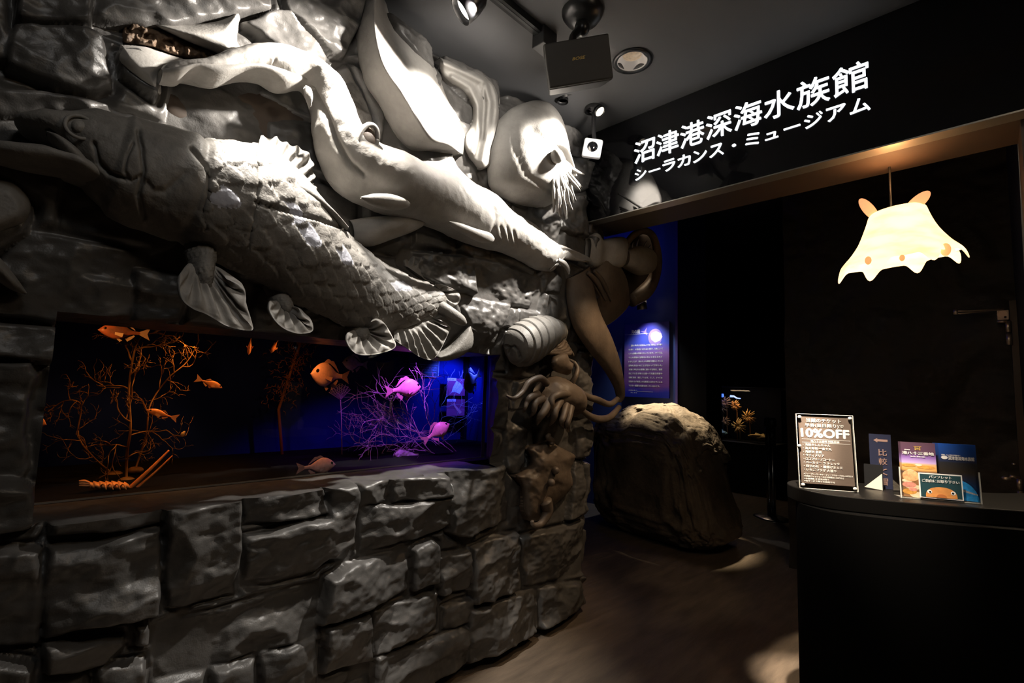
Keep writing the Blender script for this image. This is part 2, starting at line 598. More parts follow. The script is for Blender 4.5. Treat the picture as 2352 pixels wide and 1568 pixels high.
def build_wall():
    du = 0.0055
    U = np.arange(-0.75, 3.25, du)
    Z = np.linspace(0.0, 2.93, 533)
    # snap the opening to grid lines
    i0, i1 = np.argmin(abs(U - OP[0])), np.argmin(abs(U - OP[1]))
    j0, j1 = np.argmin(abs(Z - OP[2])), np.argmin(abs(Z - OP[3]))
    UU, ZZ = np.meshgrid(U, Z, indexing='ij')
    Q = np.stack([UU, ZZ], -1)
    P3 = np.stack([UU, ZZ, np.zeros_like(UU)], -1)
    H = np.zeros_like(UU)
    cover = np.full_like(UU, -9.0)
    wob = fbm(P3 * 9, 3, 3) * 0.009
    chis = 1 - np.abs(fbm(P3 * np.array([6, 9, 1]), 11, 4, 0.45))
    rough = fbm(P3 * 22, 21, 4)

    def stone(poly, d, seed, fill=False):
        nonlocal H, cover
        poly = np.asarray(poly)
        lo, hi = poly.min(0) - 0.06, poly.max(0) + 0.06
        a, b = np.searchsorted(U, [lo[0], hi[0]])
        c, e = np.searchsorted(Z, [lo[1], hi[1]])
        if b - a < 2 or e - c < 2:
            return
        sl = (slice(a, b), slice(c, e))
        q = Q[sl]
        s = polysdf(q, poly) + wob[sl] + 0.003
        r = random.Random(seed)
        rd = 0.010 + 0.007 * r.random()
        t = np.clip(s / rd, 0, 1)
        prof = np.sqrt(np.clip(1 - (1 - t) ** 2, 0, 1))
        ctr = poly.mean(0)
        tilt = (q[..., 0] - ctr[0]) * r.uniform(-.12, .12) + (q[..., 1] - ctr[1]) * r.uniform(-.10, .16)
        ch = (chis[sl] - 0.75) * (0.030 if not fill else 0.012)
        # a few chiselled facets
        fac = np.full(s.shape, 9.0)
        for _ in range(4):
            ang = r.uniform(0, 6.28)
            dist = r.uniform(0.03, 0.10)
            fac = np.minimum(fac, (dist - ((q[..., 0] - ctr[0]) * math.cos(ang) + (q[..., 1] - ctr[1]) * math.sin(ang))) * r.uniform(0.1, 0.4))
        h = prof * (d + tilt + ch + np.minimum(fac, 0) * 0.8 + rough[sl] * 0.0018)
        H[sl] = np.maximum(H[sl], h)
        if not fill:
            cover[sl] = np.maximum(cover[sl], s)

    for k, (px, d) in enumerate(STONES):
        d *= 0.0068
        zmid = UY(*np.mean(px, 0), 1.75)[2]
        yy = (YB - 0.075 if zmid > 1.6 else YB) - d
        pts = [UY(x, y, yy) for x, y in px]
        stone([(p[0], p[2]) for p in pts], d, 100 + k)
    traced = H.copy()
    H[:] = 0
    z = 0.0
    row = 0
    while z < 2.95:
        hh = rnd.uniform(0.16, 0.30)
        x = -0.8 - rnd.uniform(0, .2)
        while x < 3.3:
            ww = rnd.uniform(0.16, 0.36)
            j = lambda: rnd.uniform(-.014, .014)
            g = 0.008
            stone([(x + g + j(), z + g + j()), (x + ww - g + j(), z + g + j()), (x + ww - g + j(), z + hh - g + j()), (x + g + j(), z + hh - g + j())],
                  rnd.uniform(0.035, 0.055) if (x > 2.3 or x < -0.1) else rnd.uniform(0.018, 0.03), int(x * 997 + z * 331), True)
            x += ww
        z += hh
        row += 1
    H *= sstep(0.004, 0.03, -cover)
    H = np.maximum(H, traced)
    H += 0.0014 * rough + 0.005 * fbm(P3 * 5, 31, 3)
    # path in plan
    s = UU - XC
    L = RC * math.pi / 2
    th = np.clip(s / RC, 0, math.pi / 2)
    X = np.where(s < 0, UU, XC + RC * np.sin(th))
    Y = np.where(s < 0, 0.0, RC * (1 - np.cos(th)) + np.maximum(s - L, 0))
    NX, NY = np.sin(th), -np.cos(th)
    # foot: stones stop short of the floor, the plinth is set back
    H = H * sstep(0.015, 0.06, ZZ) - 0.05 * (1 - sstep(0.015, 0.06, ZZ))
    # head of the wall sinks back above the topmost stones
    H = H - 0.10 * sstep(2.80, 2.9, ZZ) * (1 - sstep(0.0, 0.02, traced))
    Xp = X + NX * H
    Yp = ybase(ZZ) + Y + NY * H
    Pn = np.stack([Xp, Yp, ZZ], -1)
    nu, nz = UU.shape
    F = grid_faces(nu, nz)
    fi, fj = F[:, 0] // nz, F[:, 0] % nz
    keep = ~((fi >= i0) & (fi < i1) & (fj >= j0) & (fj < j1))
    F = F[keep]
    V = [Pn.reshape(-1, 3)]
    Fs = [F]
    off = len(V[0])

    def reveal(edge, yend, target, n, flip, seed):
        nonlocal off
        t = np.linspace(0, 1, n)[None, :, None]
        E = edge[:, None, :]
        T = np.array(target)[:, None, :]
        G = E * (1 - t) + T * t
        nn = fbm(np.stack([G[..., 0] * 6, G[..., 1] * 6, G[..., 2] * 6], -1), seed, 4) * 0.010 * np.sin(t[..., 0] * np.pi) ** 0.6
        G = G + nn[..., None] * np.array(flip)
        V.append(G.reshape(-1, 3))
        Fs.append(grid_faces(len(edge), n, off=off))
        off += G.shape[0] * G.shape[1]

    yg = GLASS_Y - 0.004
    for edge, axis, seed in ((Pn[i0:i1 + 1, j0], (0, 0, 1), 5), (Pn[i0:i1 + 1, j1], (0, 0, 1), 6), (Pn[i0, j0:j1 + 1], (1, 0, 0), 7), (Pn[i1, j0:j1 + 1], (1, 0, 0), 8)):
        tg = edge.copy()
        tg[:, 1] = yg
        if seed == 5:
            tg[:, 2] = OP[2] - 0.006
        if seed == 6:
            tg[:, 2] = OP[3]
        if seed == 7:
            tg[:, 0] = OP[0] - 0.02
        if seed == 8:
            tg[:, 0] = OP[1] + 0.21
        reveal(edge, yg, tg, 40, axis, seed)
    o = rawobj('wall_left', np.concatenate(V), np.concatenate(Fs), M_ROCK)
    tag(o, 'dark moulded rock wall of fake stone blocks round the tank', 'wall', kind='structure')
    return o


build_wall()

# ---------------------------------------------------------------- floor, ceilings, walls of the dark rooms
M_FLOOR = mat('worn_brown_floor', (0.17, 0.13, 0.095), 0.45, spec=0.35, col2=(0.095, 0.074, 0.056), vscale=3.2, bump=[(6, 0.15), (60, 0.25)])
nt = M_FLOOR.node_tree     # streaky grain along the room
mp = nt.nodes.new('ShaderNodeMapping')
mp.inputs['Scale'].default_value = (1.0, 5.0, 1.0)
mp.inputs['Rotation'].default_value = (0, 0, 0.5)
tcn = [n for n in nt.nodes if n.type == 'TEX_COORD'][0]
nt.links.new(tcn.outputs['Object'], mp.inputs['Vector'])
for n in nt.nodes:
    if n.type == 'TEX_NOISE':
        nt.links.new(mp.outputs['Vector'], n.inputs['Vector'])


def struct(name, V, F, m, label, cat, smooth=False):
    o = part(name, V, F, m, None, smooth)
    return tag(o, label, cat, kind='structure')


struct('floor', *box((-4.5, -5, -0.05), (9.2, 6, 0)), M_FLOOR, 'worn brown streaked floor', 'floor')
DLX, DLY = (float(v) for v in UZ(1452, 139, 2.93)[:2])     # opening for the recessed lamp
struct('ceiling', *join(box((-4.5, -5, 2.93), (DLX - .062, 3.5, 3.0)), box((DLX + .062, -5, 2.93), (2.69, 3.5, 3.0)), box((DLX - .062, -5, 2.93), (DLX + .062, DLY - .062, 3.0)), box((DLX - .062, DLY + .062, 2.93), (DLX + .062, 3.5, 3.0))), M_CEIL, 'dark grey painted ceiling of the entrance hall', 'ceiling')
struct('ceiling_back', *box((2.69, -5, 3.35), (9.2, 6, 3.42)), M_DARKWALL, 'black ceiling of the exhibition room beyond the lintel', 'ceiling')
M_SOFFIT = mat('lintel_paint', (0.042, 0.026, 0.018), 0.6, bump=[(90, 0.1)])
# lintel over the passage: front board on x = 2.38
M_PASS = mat('passage_wall_paint', (0.014, 0.012, 0.011), 0.55)
struct('wall_front', *join(box((2.455, -5, 2.37), (2.69, 1.80, 3.0)), box((2.455, -5, 0), (2.69, -0.45, 1.0)), box((2.455, -5, 1.0), (2.69, -0.112, 2.37))), [M_SOFFIT], 'brown painted lintel and side pier of the passage', 'wall')
struct('wall_right', *box((3.1, -0.26, 0), (9.2, -0.13, 3.4)), M_DARKWALL, 'black side wall of the passage', 'wall')
struct('wall_behind', *box((-4.6, -5.1, 0), (-4.5, 3.5, 3.0)), M_DARKWALL, 'dark wall of the entrance hall behind the viewer', 'wall')
struct('wall_far', *box((8.4, -0.2, 0), (8.5, 5.9, 3.4)), M_DARKWALL, 'black far wall of the exhibition room', 'wall')
struct('wall_side', *box((2.7, 5.4, 0), (8.4, 5.5, 3.4)), M_DARKWALL, 'black side wall of the exhibition room', 'wall')
struct('wall_hall', *box((-4.5, -5.1, 0), (2.455, -5.0, 3.0)), M_DARKWALL, 'dark wall on the right of the entrance hall', 'wall')
# ================================================================ relief sculptures on the rock wall
def loft(top, bot, yc, dep, n=120, m=56, back=0.45, tent=0.0, power=2.0, skew=0.0):
    """body between a traced upper and lower edge; yc centre plane, dep swelling towards the hall"""
    T, Bq = crom(top, n), crom(bot, n)
    Y = crom(yc, n)[:, 0] if np.ndim(yc) else np.full(n, float(yc))
    D = crom(dep, n)[:, 0]
    A = np.array([UY(*p, y) for p, y in zip(T, Y)])
    C = np.array([UY(*p, y) for p, y in zip(Bq, Y)])
    mid, half = (A + C) / 2, (A - C) / 2
    ph = np.linspace(0, 2 * np.pi, m, endpoint=False)
    c, s = np.cos(ph), np.sin(ph)
    if power != 2.0:
        c, s = np.sign(c) * np.abs(c) ** (2 / power), np.sign(s) * np.abs(s) ** (2 / power)
    st = np.where(s > 0, s, s * back)
    if tent:
        tt = np.where(s > 0, 1 - np.abs(np.cos(ph)), s * back)
        st = st * (1 - tent) + tt * tent
    P = mid[:, None] + c[None, :, None] * half[:, None]
    P[..., 1] -= st[None] * D[:, None]
    if skew:
        P = P - (skew * np.clip(st, 0, 1))[None, :, None] * half[:, None]
    return P, ph


def loftobj(name, P, m, parent, label=None, fm=None):
    n, k = P.shape[:2]
    F = grid_faces(n, k, True).tolist()
    F.append(list(range(k)))
    F.append(list(range((n - 1) * k, n * k))[::-1])
    o = part(name, P.reshape(-1, 3), F, m, parent, label=label)
    if fm is not None:
        mi = np.zeros(len(o.data.polygons), dtype=np.int32)
        mi[:len(fm)] = fm
        o.data.polygons.foreach_set('material_index', mi)
    return o


def carve(P, Nn, poly, width, depth):
    """groove along a traced line"""
    px = PROJ(P)
    d = polydist(px, np.asarray(poly, float))
    f = np.exp(-(d / width) ** 2) * depth
    front = (Nn[..., 1] < 0.25)
    return P - Nn * (f * front)[..., None]


def orient(P, Nn):
    mid = P.mean(1, keepdims=True)
    sgn = np.sign(((P - mid) * Nn).sum(-1).mean())
    return Nn * (sgn if sgn != 0 else 1)


def scales(P, ph, ls, amp, start, end=1.0):
    """overlapping fish scales raised on a loft; returns displaced points, scale ids per vertex"""
    n, m = P.shape[:2]
    mid = P.mean(1)
    S = np.r_[0, np.cumsum(np.linalg.norm(np.diff(mid, axis=0), axis=1))]
    R = np.linalg.norm(P - mid[:, None], axis=-1)
    arc = np.cumsum(np.linalg.norm(P - np.roll(P, 1, 1), axis=-1), axis=1)
    scl = np.clip(crom([1.25, 1.1, 0.95, 0.8, 0.62], n)[:, 0], 0.5, 1.4)
    u = np.cumsum(np.gradient(S) / (ls * scl))[:, None] * np.ones((1, m))
    girth = arc[:, -1:]
    cnt = 16
    v = arc / girth * cnt
    best = np.full((n, m), -1.0)
    hid = np.zeros((n, m), int)
    done = np.zeros((n, m), bool)
    for k in (1, 0):
        r = np.floor(u) - k
        vv = v + 0.5 * (r % 2) + 0.12 * np.sin(r * 2.3)
        cell = np.floor(vv)
        dy = vv - cell - 0.5
        dx = u - r
        jit = (_hash(r.astype(int), cell.astype(int), np.zeros_like(r, int), 5) - .5)
        lim = 1.90 + 0.08 * jit - 3.4 * np.abs(dy) ** 2.0
        ins = (dx < lim) & ~done
        e = np.clip((lim - dx) / 0.12, 0, 1)
        h = (0.35 + 0.65 * dx / lim) * np.sqrt(e) * (1 + 0.6 * jit) * (1 - .9 * dy ** 2)
        best = np.where(ins, h, best)
        hid = np.where(ins, (r * 131 + cell).astype(int), hid)
        done |= ins
    best = np.where(best < 0, 0.0, best)
    Nn = orient(P, normals(P))
    t = np.linspace(0, 1, n)
    env = (sstep(start, start + 0.015, t) * (1 - sstep(end - .02, end, t)))[:, None]
    return P + Nn * (best * amp * env)[..., None], hid, Nn


def fin(name, root, tip, yr, yt, m, parent, nray=10, amp=0.006, thick=0.018, nu=70, nv=36, curl=0.0, label=None):
    """ribbed plate from a traced root line to a traced tip line"""
    r2, t2 = resample(crom(root, 40), nu), resample(crom(tip, 60), nu)
    v = np.linspace(0, 1, nv)
    G = np.zeros((nu, nv, 3))
    for i in range(nu):
        for j in range(nv):
            x, y = r2[i] * (1 - v[j]) + t2[i] * v[j]
            yy = yr * (1 - v[j]) + yt * v[j] - curl * math.sin(v[j] * math.pi)
            G[i, j] = UY(x, y, yy)
    Nn = normals(G, False)
    if Nn[..., 1].mean() > 0:
        Nn = -Nn
    u = np.linspace(0, 1, nu)[:, None]
    edge = np.clip(np.minimum(np.minimum(u, 1 - u) * 9, (1 - v)[None] * 7), 0, 1) ** 0.5
    rib = np.sin(u * nray * 2 * np.pi + 0.6 * np.sin(3 * u)) * amp * sstep(0.12, 0.5, v)[None] + 0.6 * amp * fbm(G * 30, 4, 2)
    Fr = G + Nn * (rib * edge + thick * 0.5 * edge)[..., None]
    Bk = G - Nn * (thick * 0.5 * edge)[..., None]
    V = np.r_[Fr.reshape(-1, 3), Bk.reshape(-1, 3)]
    F1 = grid_faces(nu, nv)
    F2 = F1[:, ::-1] + nu * nv
    F = np.r_[F1, F2].tolist()
    ring = [i * nv for i in range(nu)] + [(nu - 1) * nv + j for j in range(1, nv)] + [i * nv + nv - 1 for i in range(nu - 2, -1, -1)] + [j for j in range(nv - 2, 0, -1)]
    N = nu * nv
    for a, b in zip(ring, ring[1:] + ring[:1]):
        F.append([a, a + N, b + N, b])
    return part(name, V, F, m, parent, label=label)


def relief(name, poly, y0, D, Rr, m, parent, step=2.2, shape=0.5, disp=None, smoothpoly=True, label=None):
    """domed relief over a traced outline (y0 = plane it grows from)"""
    pl = np.asarray(poly, float)
    if smoothpoly:
        pl = crom(np.r_[pl, pl[:1]], 8 * len(pl))[:-1]
    lo, hi = pl.min(0) - step, pl.max(0) + step
    xs, ys = np.arange(lo[0], hi[0], step), np.arange(lo[1], hi[1], step)
    G = np.stack(np.meshgrid(xs, ys, indexing='ij'), -1)
    s = polysdf(G, pl)
    # pull the outside ring of grid points onto the outline
    near = (s < 0) & (s > -1.6 * step)
    gx, gy = np.gradient(s, step)
    gl = np.sqrt(gx ** 2 + gy ** 2) + 1e-9
    G2 = G.copy()
    G2[near] -= np.stack([gx / gl, gy / gl], -1)[near] * s[near][:, None]
    s2 = np.where(near, 0.0, s)
    h = D * (1 - (1 - np.clip(s2 / Rr, 0, 1)) ** 2) ** shape
    if disp is not None:
        h = h + disp(G2, s2)
    ok = (s > -1.6 * step)
    V = np.zeros(G.shape[:2] + (3,))
    idx = np.full(G.shape[:2], -1)
    pts = []
    for i, j in zip(*np.nonzero(ok)):
        p = UY(G2[i, j, 0], G2[i, j, 1], y0 - h[i, j])
        idx[i, j] = len(pts)
        pts.append(p)
    nfront = len(pts)
    for i, j in zip(*np.nonzero(ok)):     # a skirt back into the wall
        pass
    F = []
    from collections import defaultdict
    ed = defaultdict(int)
    for i in range(G.shape[0] - 1):
        for j in range(G.shape[1] - 1):
            q = [idx[i, j], idx[i + 1, j], idx[i + 1, j + 1], idx[i, j + 1]]
            if min(q) >= 0:
                F.append([int(k) for k in q])
                for a, b in zip(q, q[1:] + q[:1]):
                    ed[(int(a), int(b))] += 1
    back = {}
    for (a, b) in list(ed):
        if (b, a) not in ed:
            for k in (a, b):
                if k not in back:
                    back[k] = len(pts)
                    pts.append(pts[k] + np.array([0, 0.05, 0]))
            F.append([b, a, back[a], back[b]])
    return part(name, pts, F, m, parent, label=label)


def ball(name, px, py, y, rpx, m, parent, flat=0.6, label=None):
    c = UY(px, py, y)
    k = ((c - EYE) @ CM[2]) / FPX
    V, F = ellipsoid(c, (rpx * k, rpx * k * flat, rpx * k))
    return part(name, V, F, m, parent, label=label)


def pxtube(pts, y, rpx, n=40, sides=10):
    """tube along traced pixels; y scalar or list, radius in pixels"""
    pts = np.asarray(pts, float)
    ys = np.broadcast_to(np.asarray(y, float), (len(pts),))
    W = np.array([UY(p[0], p[1], yy) for p, yy in zip(pts, ys)])
    k = ((W - EYE) @ CM[2]) / FPX
    r = np.broadcast_to(np.asarray(rpx, float), (len(pts),)) * k
    return tube(W, r, sides, True, n)


# ---------------------------------------------------------------- coelacanth
co = thing('coelacanth_relief', 'large grey scaly coelacanth sculpture with open mouth above the tank window', 'sculpture', UY(560, 480, 1.72))
TOP = [(33, 279), (47, 267), (90, 263), (150, 266), (218, 263), (269, 274), (320, 291), (378, 308), (458, 330), (540, 341), (610, 362), (683, 415), (745, 492), (800, 556), (880, 611), (945, 642), (1000, 664), (1030, 690)]
BOT = [(36, 286), (58, 312), (98, 332), (142, 368), (178, 415), (215, 462), (268, 498), (330, 522), (415, 556), (508, 598), (590, 640), (672, 690), (742, 722), (796, 748), (850, 766), (902, 764), (955, 748), (1002, 730)]
YC = [1.70, 1.70, 1.70, 1.70, 1.70, 1.70, 1.70, 1.70, 1.70, 1.70, 1.70, 1.71, 1.72, 1.73, 1.75, 1.76, 1.77, 1.775]
DP = [0.03, 0.07, 0.10, 0.12, 0.14, 0.155, 0.165, 0.175, 0.185, 0.185, 0.18, 0.17, 0.155, 0.14, 0.12, 0.10, 0.08, 0.06]
P, ph = loft(TOP, BOT, YC, DP, 640, 210)
n = P.shape[0]
t = np.linspace(0, 1, n)
Nn = orient(P, normals(P))
P = P + Nn * (0.006 * fbm(P * 9, 41, 3) + 0.0015 * fbm(P * 40, 42, 3))[..., None]
# shoulder plate stands proud of the head joint and of the scales
P = P + Nn * (0.010 * (sstep(.31, .335, t) - sstep(.455, .47, t)))[:, None, None]
for line, wd, dp in (([(318, 300), (326, 345), (330, 392), (318, 448), (330, 500)], 5, .012), ([(305, 330), (290, 360), (286, 395), (300, 416), (322, 405)], 4, .007),
                     ([(110, 300), (140, 322), (172, 350), (200, 376), (218, 398)], 4, .020), ([(215, 330), (225, 372), (250, 398), (290, 412)], 5, .012),
                     ([(337, 420), (352, 438), (380, 440), (425, 398)], 8, .006), ([(440, 340), (474, 380), (482, 410), (478, 450), (468, 480)], 4, .016),
                     ([(588, 352), (592, 420), (588, 470), (578, 520), (572, 560)], 2.6, .016)):
    Nn = orient(P, normals(P))
    P = carve(P, Nn, line, wd, dp)
P, hid, Nn = scales(P, ph, 0.058, 0.010, .465, .965)
px = PROJ(P)
fpx = px.reshape(-1, 2)
cells = grid_faces(n, 210, True)
cen = fpx[cells].mean(1)
sid = hid.reshape(-1)[cells[:, 0]]
fr = Nn.reshape(-1, 3)[cells[:, 0], 1] < -0.2
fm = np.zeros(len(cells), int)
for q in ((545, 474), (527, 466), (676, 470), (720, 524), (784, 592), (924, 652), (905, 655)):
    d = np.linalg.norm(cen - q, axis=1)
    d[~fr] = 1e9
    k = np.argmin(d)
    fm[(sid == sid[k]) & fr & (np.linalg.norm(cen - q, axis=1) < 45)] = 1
P = carve(P, Nn, [(590, 466), (660, 485), (735, 505), (800, 528)], 2.4, .02)
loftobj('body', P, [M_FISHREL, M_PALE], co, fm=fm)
# lower jaw with the thick lip, maxilla flap
P, _ = loft([(-60, 328), (0, 338), (45, 346), (90, 352), (128, 366), (160, 372), (215, 392)], [(-60, 362), (0, 380), (60, 396), (110, 404), (150, 412), (200, 432), (240, 452)],
            1.70, [0.06, 0.09, 0.11, 0.12, 0.125, 0.13, 0.11], 90, 40, power=2.4)
loftobj('lower_jaw', P, M_FISHREL, co)
P, _ = loft([(105, 304), (132, 316), (165, 338), (195, 366), (216, 394)], [(108, 312), (126, 342), (150, 372), (180, 392), (216, 400)], 1.63, [0.02, 0.05, 0.06, 0.05, 0.02], 50, 24)
loftobj('lip_flap', P, M_FISHREL, co)
P, _ = loft([(303, 334), (318, 330), (326, 345), (328, 372)], [(296, 350), (298, 382), (310, 404), (322, 400)], 1.588, [0.02, 0.04, 0.04, 0.02], 40, 24)
loftobj('gill_flap', P, M_FISHREL, co)
P, _ = loft([(324, 378), (332, 384), (337, 410), (330, 438)], [(318, 400), (314, 425), (316, 434), (326, 440)], 1.592, [0.015, 0.03, 0.03, 0.015], 30, 20)
loftobj('gill_flap', P, M_FISHREL, co)
ball('eye', 184, 292, 1.578, 16, M_FISHREL, co, 0.8)
kc = UY(184, 292, 1.572)
V, F = tube([kc + 0.0275 * np.array([math.cos(a), 0, math.sin(a)]) for a in np.linspace(0, 2 * math.pi, 40)], 0.0045, 8)
part('eye_ring', V, F, M_FISHREL, co)
# fins
fin('dorsal_fin', [(566, 342), (610, 356), (650, 385), (690, 425), (716, 460)], [(580, 338), (618, 318), (668, 334), (708, 352), (718, 385), (718, 420), (718, 452)], 1.63, 1.70, M_FISHREL, co, 9, 0.011)
P, _ = loft([(640, 400), (700, 432), (756, 484), (797, 519)], [(620, 440), (690, 470), (745, 500), (797, 528)], 1.60, [0.05, 0.06, 0.05, 0.012], 60, 28)
loftobj('back_plate', P, M_FISHREL, co)


def lobed_fin(lobe_top, lobe_bot, root, tip, y0, y1, nray, amp=0.008):
    P, ph2 = loft(lobe_top, lobe_bot, [y0 + .07, y0 + .02, y0 - .005, y0 - .01], [0.05, 0.05, 0.045, 0.022], 110, 60)
    P, _, _ = scales(P, ph2, 0.028, 0.006, .25, .97)
    base = loftobj('lobe', P, M_FISHREL, None)
    bpy.data.objects.remove(base)
    f = fin('lobed_fin', root, tip, y0 - .01, y1 - .03, M_SCULPT, co, nray, amp, 0.022)
    loftobj('scaly_lobe', P, M_FISHREL, f)


lobed_fin([(484, 515), (492, 560), (490, 600), (485, 640), (477, 676)], [(412, 525), (426, 575), (438, 615), (451, 650), (465, 678)],
          [(430, 606), (446, 618), (470, 620), (492, 606)],
          [(414, 628), (413, 660), (420, 690), (445, 710), (475, 722), (520, 748), (560, 758), (581, 757), (578, 738), (566, 700), (560, 664), (520, 640)], 1.65, 1.60, 8)
lobed_fin([(644, 650), (658, 682), (666, 705), (667, 724)], [(602, 658), (621, 690), (635, 712), (652, 728)],
          [(632, 690), (646, 702), (664, 700)],
          [(620, 690), (620, 714), (632, 736), (652, 754), (680, 765), (706, 765), (719, 758), (716, 742), (700, 728), (684, 706)], 1.69, 1.63, 7)
lobed_fin([(828, 726), (840, 752), (840, 772), (836, 786)], [(784, 732), (799, 760), (812, 778), (826, 790)],
          [(810, 758), (826, 766), (842, 752)],
          [(798, 764), (797, 785), (810, 806), (830, 815), (870, 812), (908, 797), (900, 770), (885, 745), (868, 734), (852, 738)], 1.71, 1.66, 8)
fin('tail_fin', [(905, 745), (930, 742), (960, 738), (985, 728)], [(905, 780), (935, 800), (965, 820), (990, 826), (1008, 810), (1030, 765), (1034, 750), (1010, 735)], 1.72, 1.68, M_FISHREL, co, 8, 0.009)
fin('tail_fin', [(995, 655), (1000, 675), (1000, 690)], [(1000, 655), (1030, 660), (1054, 672), (1057, 690), (1045, 703), (1015, 704)], 1.74, 1.70, M_FISHREL, co, 4, 0.007)
fin('tail_fin', [(930, 612), (970, 640), (1010, 660)], [(922, 600), (990, 574), (1032, 582), (1046, 610), (1052, 650)], 1.76, 1.77, M_FISHREL, co, 8, 0.008)
V, F = pxtube([(985, 695), (1020, 712), (1055, 733), (1068, 743)], [1.74, 1.70, 1.68, 1.68], [20, 17, 13, 6], 40, 14)
part('tail_lobe', V, F, M_FISHREL, co)

# ---------------------------------------------------------------- serpentine shark above it
sh = thing('shark_relief', 'long grey shark sculpture arching over the coelacanth with a wide open mouth', 'sculpture', UY(880, 420, 1.7))
OUT = [(363, 172), (372, 160), (410, 155), (470, 146), (530, 122), (590, 108), (640, 112), (700, 142), (752, 190), (788, 250), (812, 308), (850, 338), (905, 356), (960, 382), (1010, 398), (1060, 418), (1120, 446), (1165, 486), (1212, 512), (1252, 546), (1285, 566)]
INN = [(366, 184), (380, 196), (420, 190), (478, 200), (540, 186), (590, 190), (636, 212), (694, 206), (716, 250), (722, 310), (738, 372), (775, 436), (845, 478), (925, 500), (985, 520), (1040, 545), (1105, 570), (1150, 580), (1195, 600), (1228, 618), (1262, 626)]
YS = [1.70] * 8 + [1.69, 1.68, 1.68, 1.68, 1.68, 1.68, 1.69, 1.70, 1.71, 1.72, 1.73, 1.73, 1.74]
DS = [.04, .07, .09, .10, .10, .10, .11, .12, .14, .15, .16, .165, .165, .155, .145, .135, .12, .105, .095, .085, .06]
P, _ = loft(OUT, INN, YS, DS, 420, 110)
Nn = orient(P, normals(P))
P = P + Nn * (0.004 * fbm(P * 8, 51, 3) + 0.0012 * fbm(P * 45, 52, 2))[..., None]
for line, wd, dp in (([(716, 205), (745, 255), (775, 330), (800, 372), (835, 402)], 6, .020), ([(1100, 560), (1130, 545), (1140, 500), (1128, 452)], 5, .006),
                     ([(1150, 520), (1160, 555)], 3, .006), ([(1165, 520), (1174, 560)], 3, .006), ([(1180, 530), (1188, 570)], 3, .006), ([(640, 112), (625, 160), (628, 205)], 2, .006)):
    Nn = orient(P, normals(P))
    P = carve(P, Nn, line, wd, dp)
loftobj('body', P, M_SCULPT, sh)
# wavy lip hanging over the open mouth
P, _ = loft([(363, 168), (400, 165), (450, 160), (520, 158), (590, 160), (640, 172), (690, 180), (712, 188)], [(366, 192), (402, 196), (432, 181), (482, 202), (545, 183), (592, 190), (640, 214), (708, 190)],
            1.67, [.05, .07, .07, .075, .075, .075, .06, .03], 180, 40)
loftobj('upper_lip', P, M_SCULPT, sh)
relief('mouth_lining', [(368, 192), (480, 200), (590, 190), (700, 208), (716, 260), (725, 330), (690, 345), (600, 345), (500, 322), (430, 302), (368, 262)], 1.79, 0.035, 40, mat('dark_brown_lining', (.06, .042, .03), .6, var=.3, vscale=5), sh, 5)
P, _ = loft([(700, 196), (712, 205), (716, 225), (712, 246)], [(698, 204), (700, 222), (706, 238), (710, 250)], 1.60, [0.01, .02, .02, .01], 30, 16)
loftobj('mouth_barb', P, M_SCULPT, sh)
# gill funnel
kc = UY(846, 318, 1.525)
V, F = tube([kc + np.array([0.034 * math.cos(a), -0.012 * math.sin(a), 0.046 * math.sin(a) + .01 * math.cos(a)]) for a in np.linspace(0, 2 * math.pi, 48)], 0.009, 10)
part('gill_funnel', V, F, M_SCULPT, sh)
V, F = ellipsoid(kc + np.array([0, .004, 0]), (0.032, 0.012, 0.043))
part('gill_hollow', V, F, M_BROWNREL, sh)
for nm, tp, bo, yy, dd in (('pectoral_fin', [(828, 452), (858, 445), (895, 446), (926, 456), (942, 466)], [(829, 456), (850, 470), (885, 481), (916, 482), (938, 476)], [1.50, 1.51, 1.53, 1.55, 1.58], [.006, .02, .026, .024, .01]),
                           ('pectoral_fin', [(800, 506), (850, 498), (905, 495), (950, 491), (974, 497), (978, 506)], [(808, 560), (850, 566), (905, 548), (946, 533), (970, 520), (978, 510)], [1.74, 1.71, 1.69, 1.68, 1.68, 1.68], [.03, .035, .03, .025, .02, .006]),
                           ('pelvic_fin', [(1031, 508), (1055, 512), (1088, 524), (1122, 534), (1134, 545)], [(1032, 511), (1044, 526), (1074, 542), (1104, 557), (1130, 558)], [1.56, 1.565, 1.575, 1.59, 1.61], [.005, .016, .022, .022, .01])):
    P, _ = loft(tp, bo, yy, dd, 60, 28, back=.7)
    loftobj(nm, P, M_SCULPT, sh)
fin('dorsal_fin', [(935, 372), (985, 392), (1040, 410), (1100, 436)], [(960, 372), (1010, 370), (1037, 360), (1052, 385), (1080, 415), (1104, 432)], 1.66, 1.68, M_SCULPT, sh, 1, 0.0, 0.018)
fin('tail_fin', [(1250, 556), (1262, 590), (1262, 622)], [(1290, 562), (1352, 590), (1354, 602), (1320, 588), (1302, 574), (1300, 590), (1272, 612)], 1.70, 1.68, M_SCULPT, sh, 2, 0.002, 0.016)
P, _ = loft([(1282, 592), (1298, 600), (1308, 616), (1308, 628)], [(1278, 600), (1285, 606), (1298, 616), (1306, 630)], 1.66, [.01, .014, .01, .004], 24, 12)
loftobj('tail_hook', P, M_SCULPT, sh)

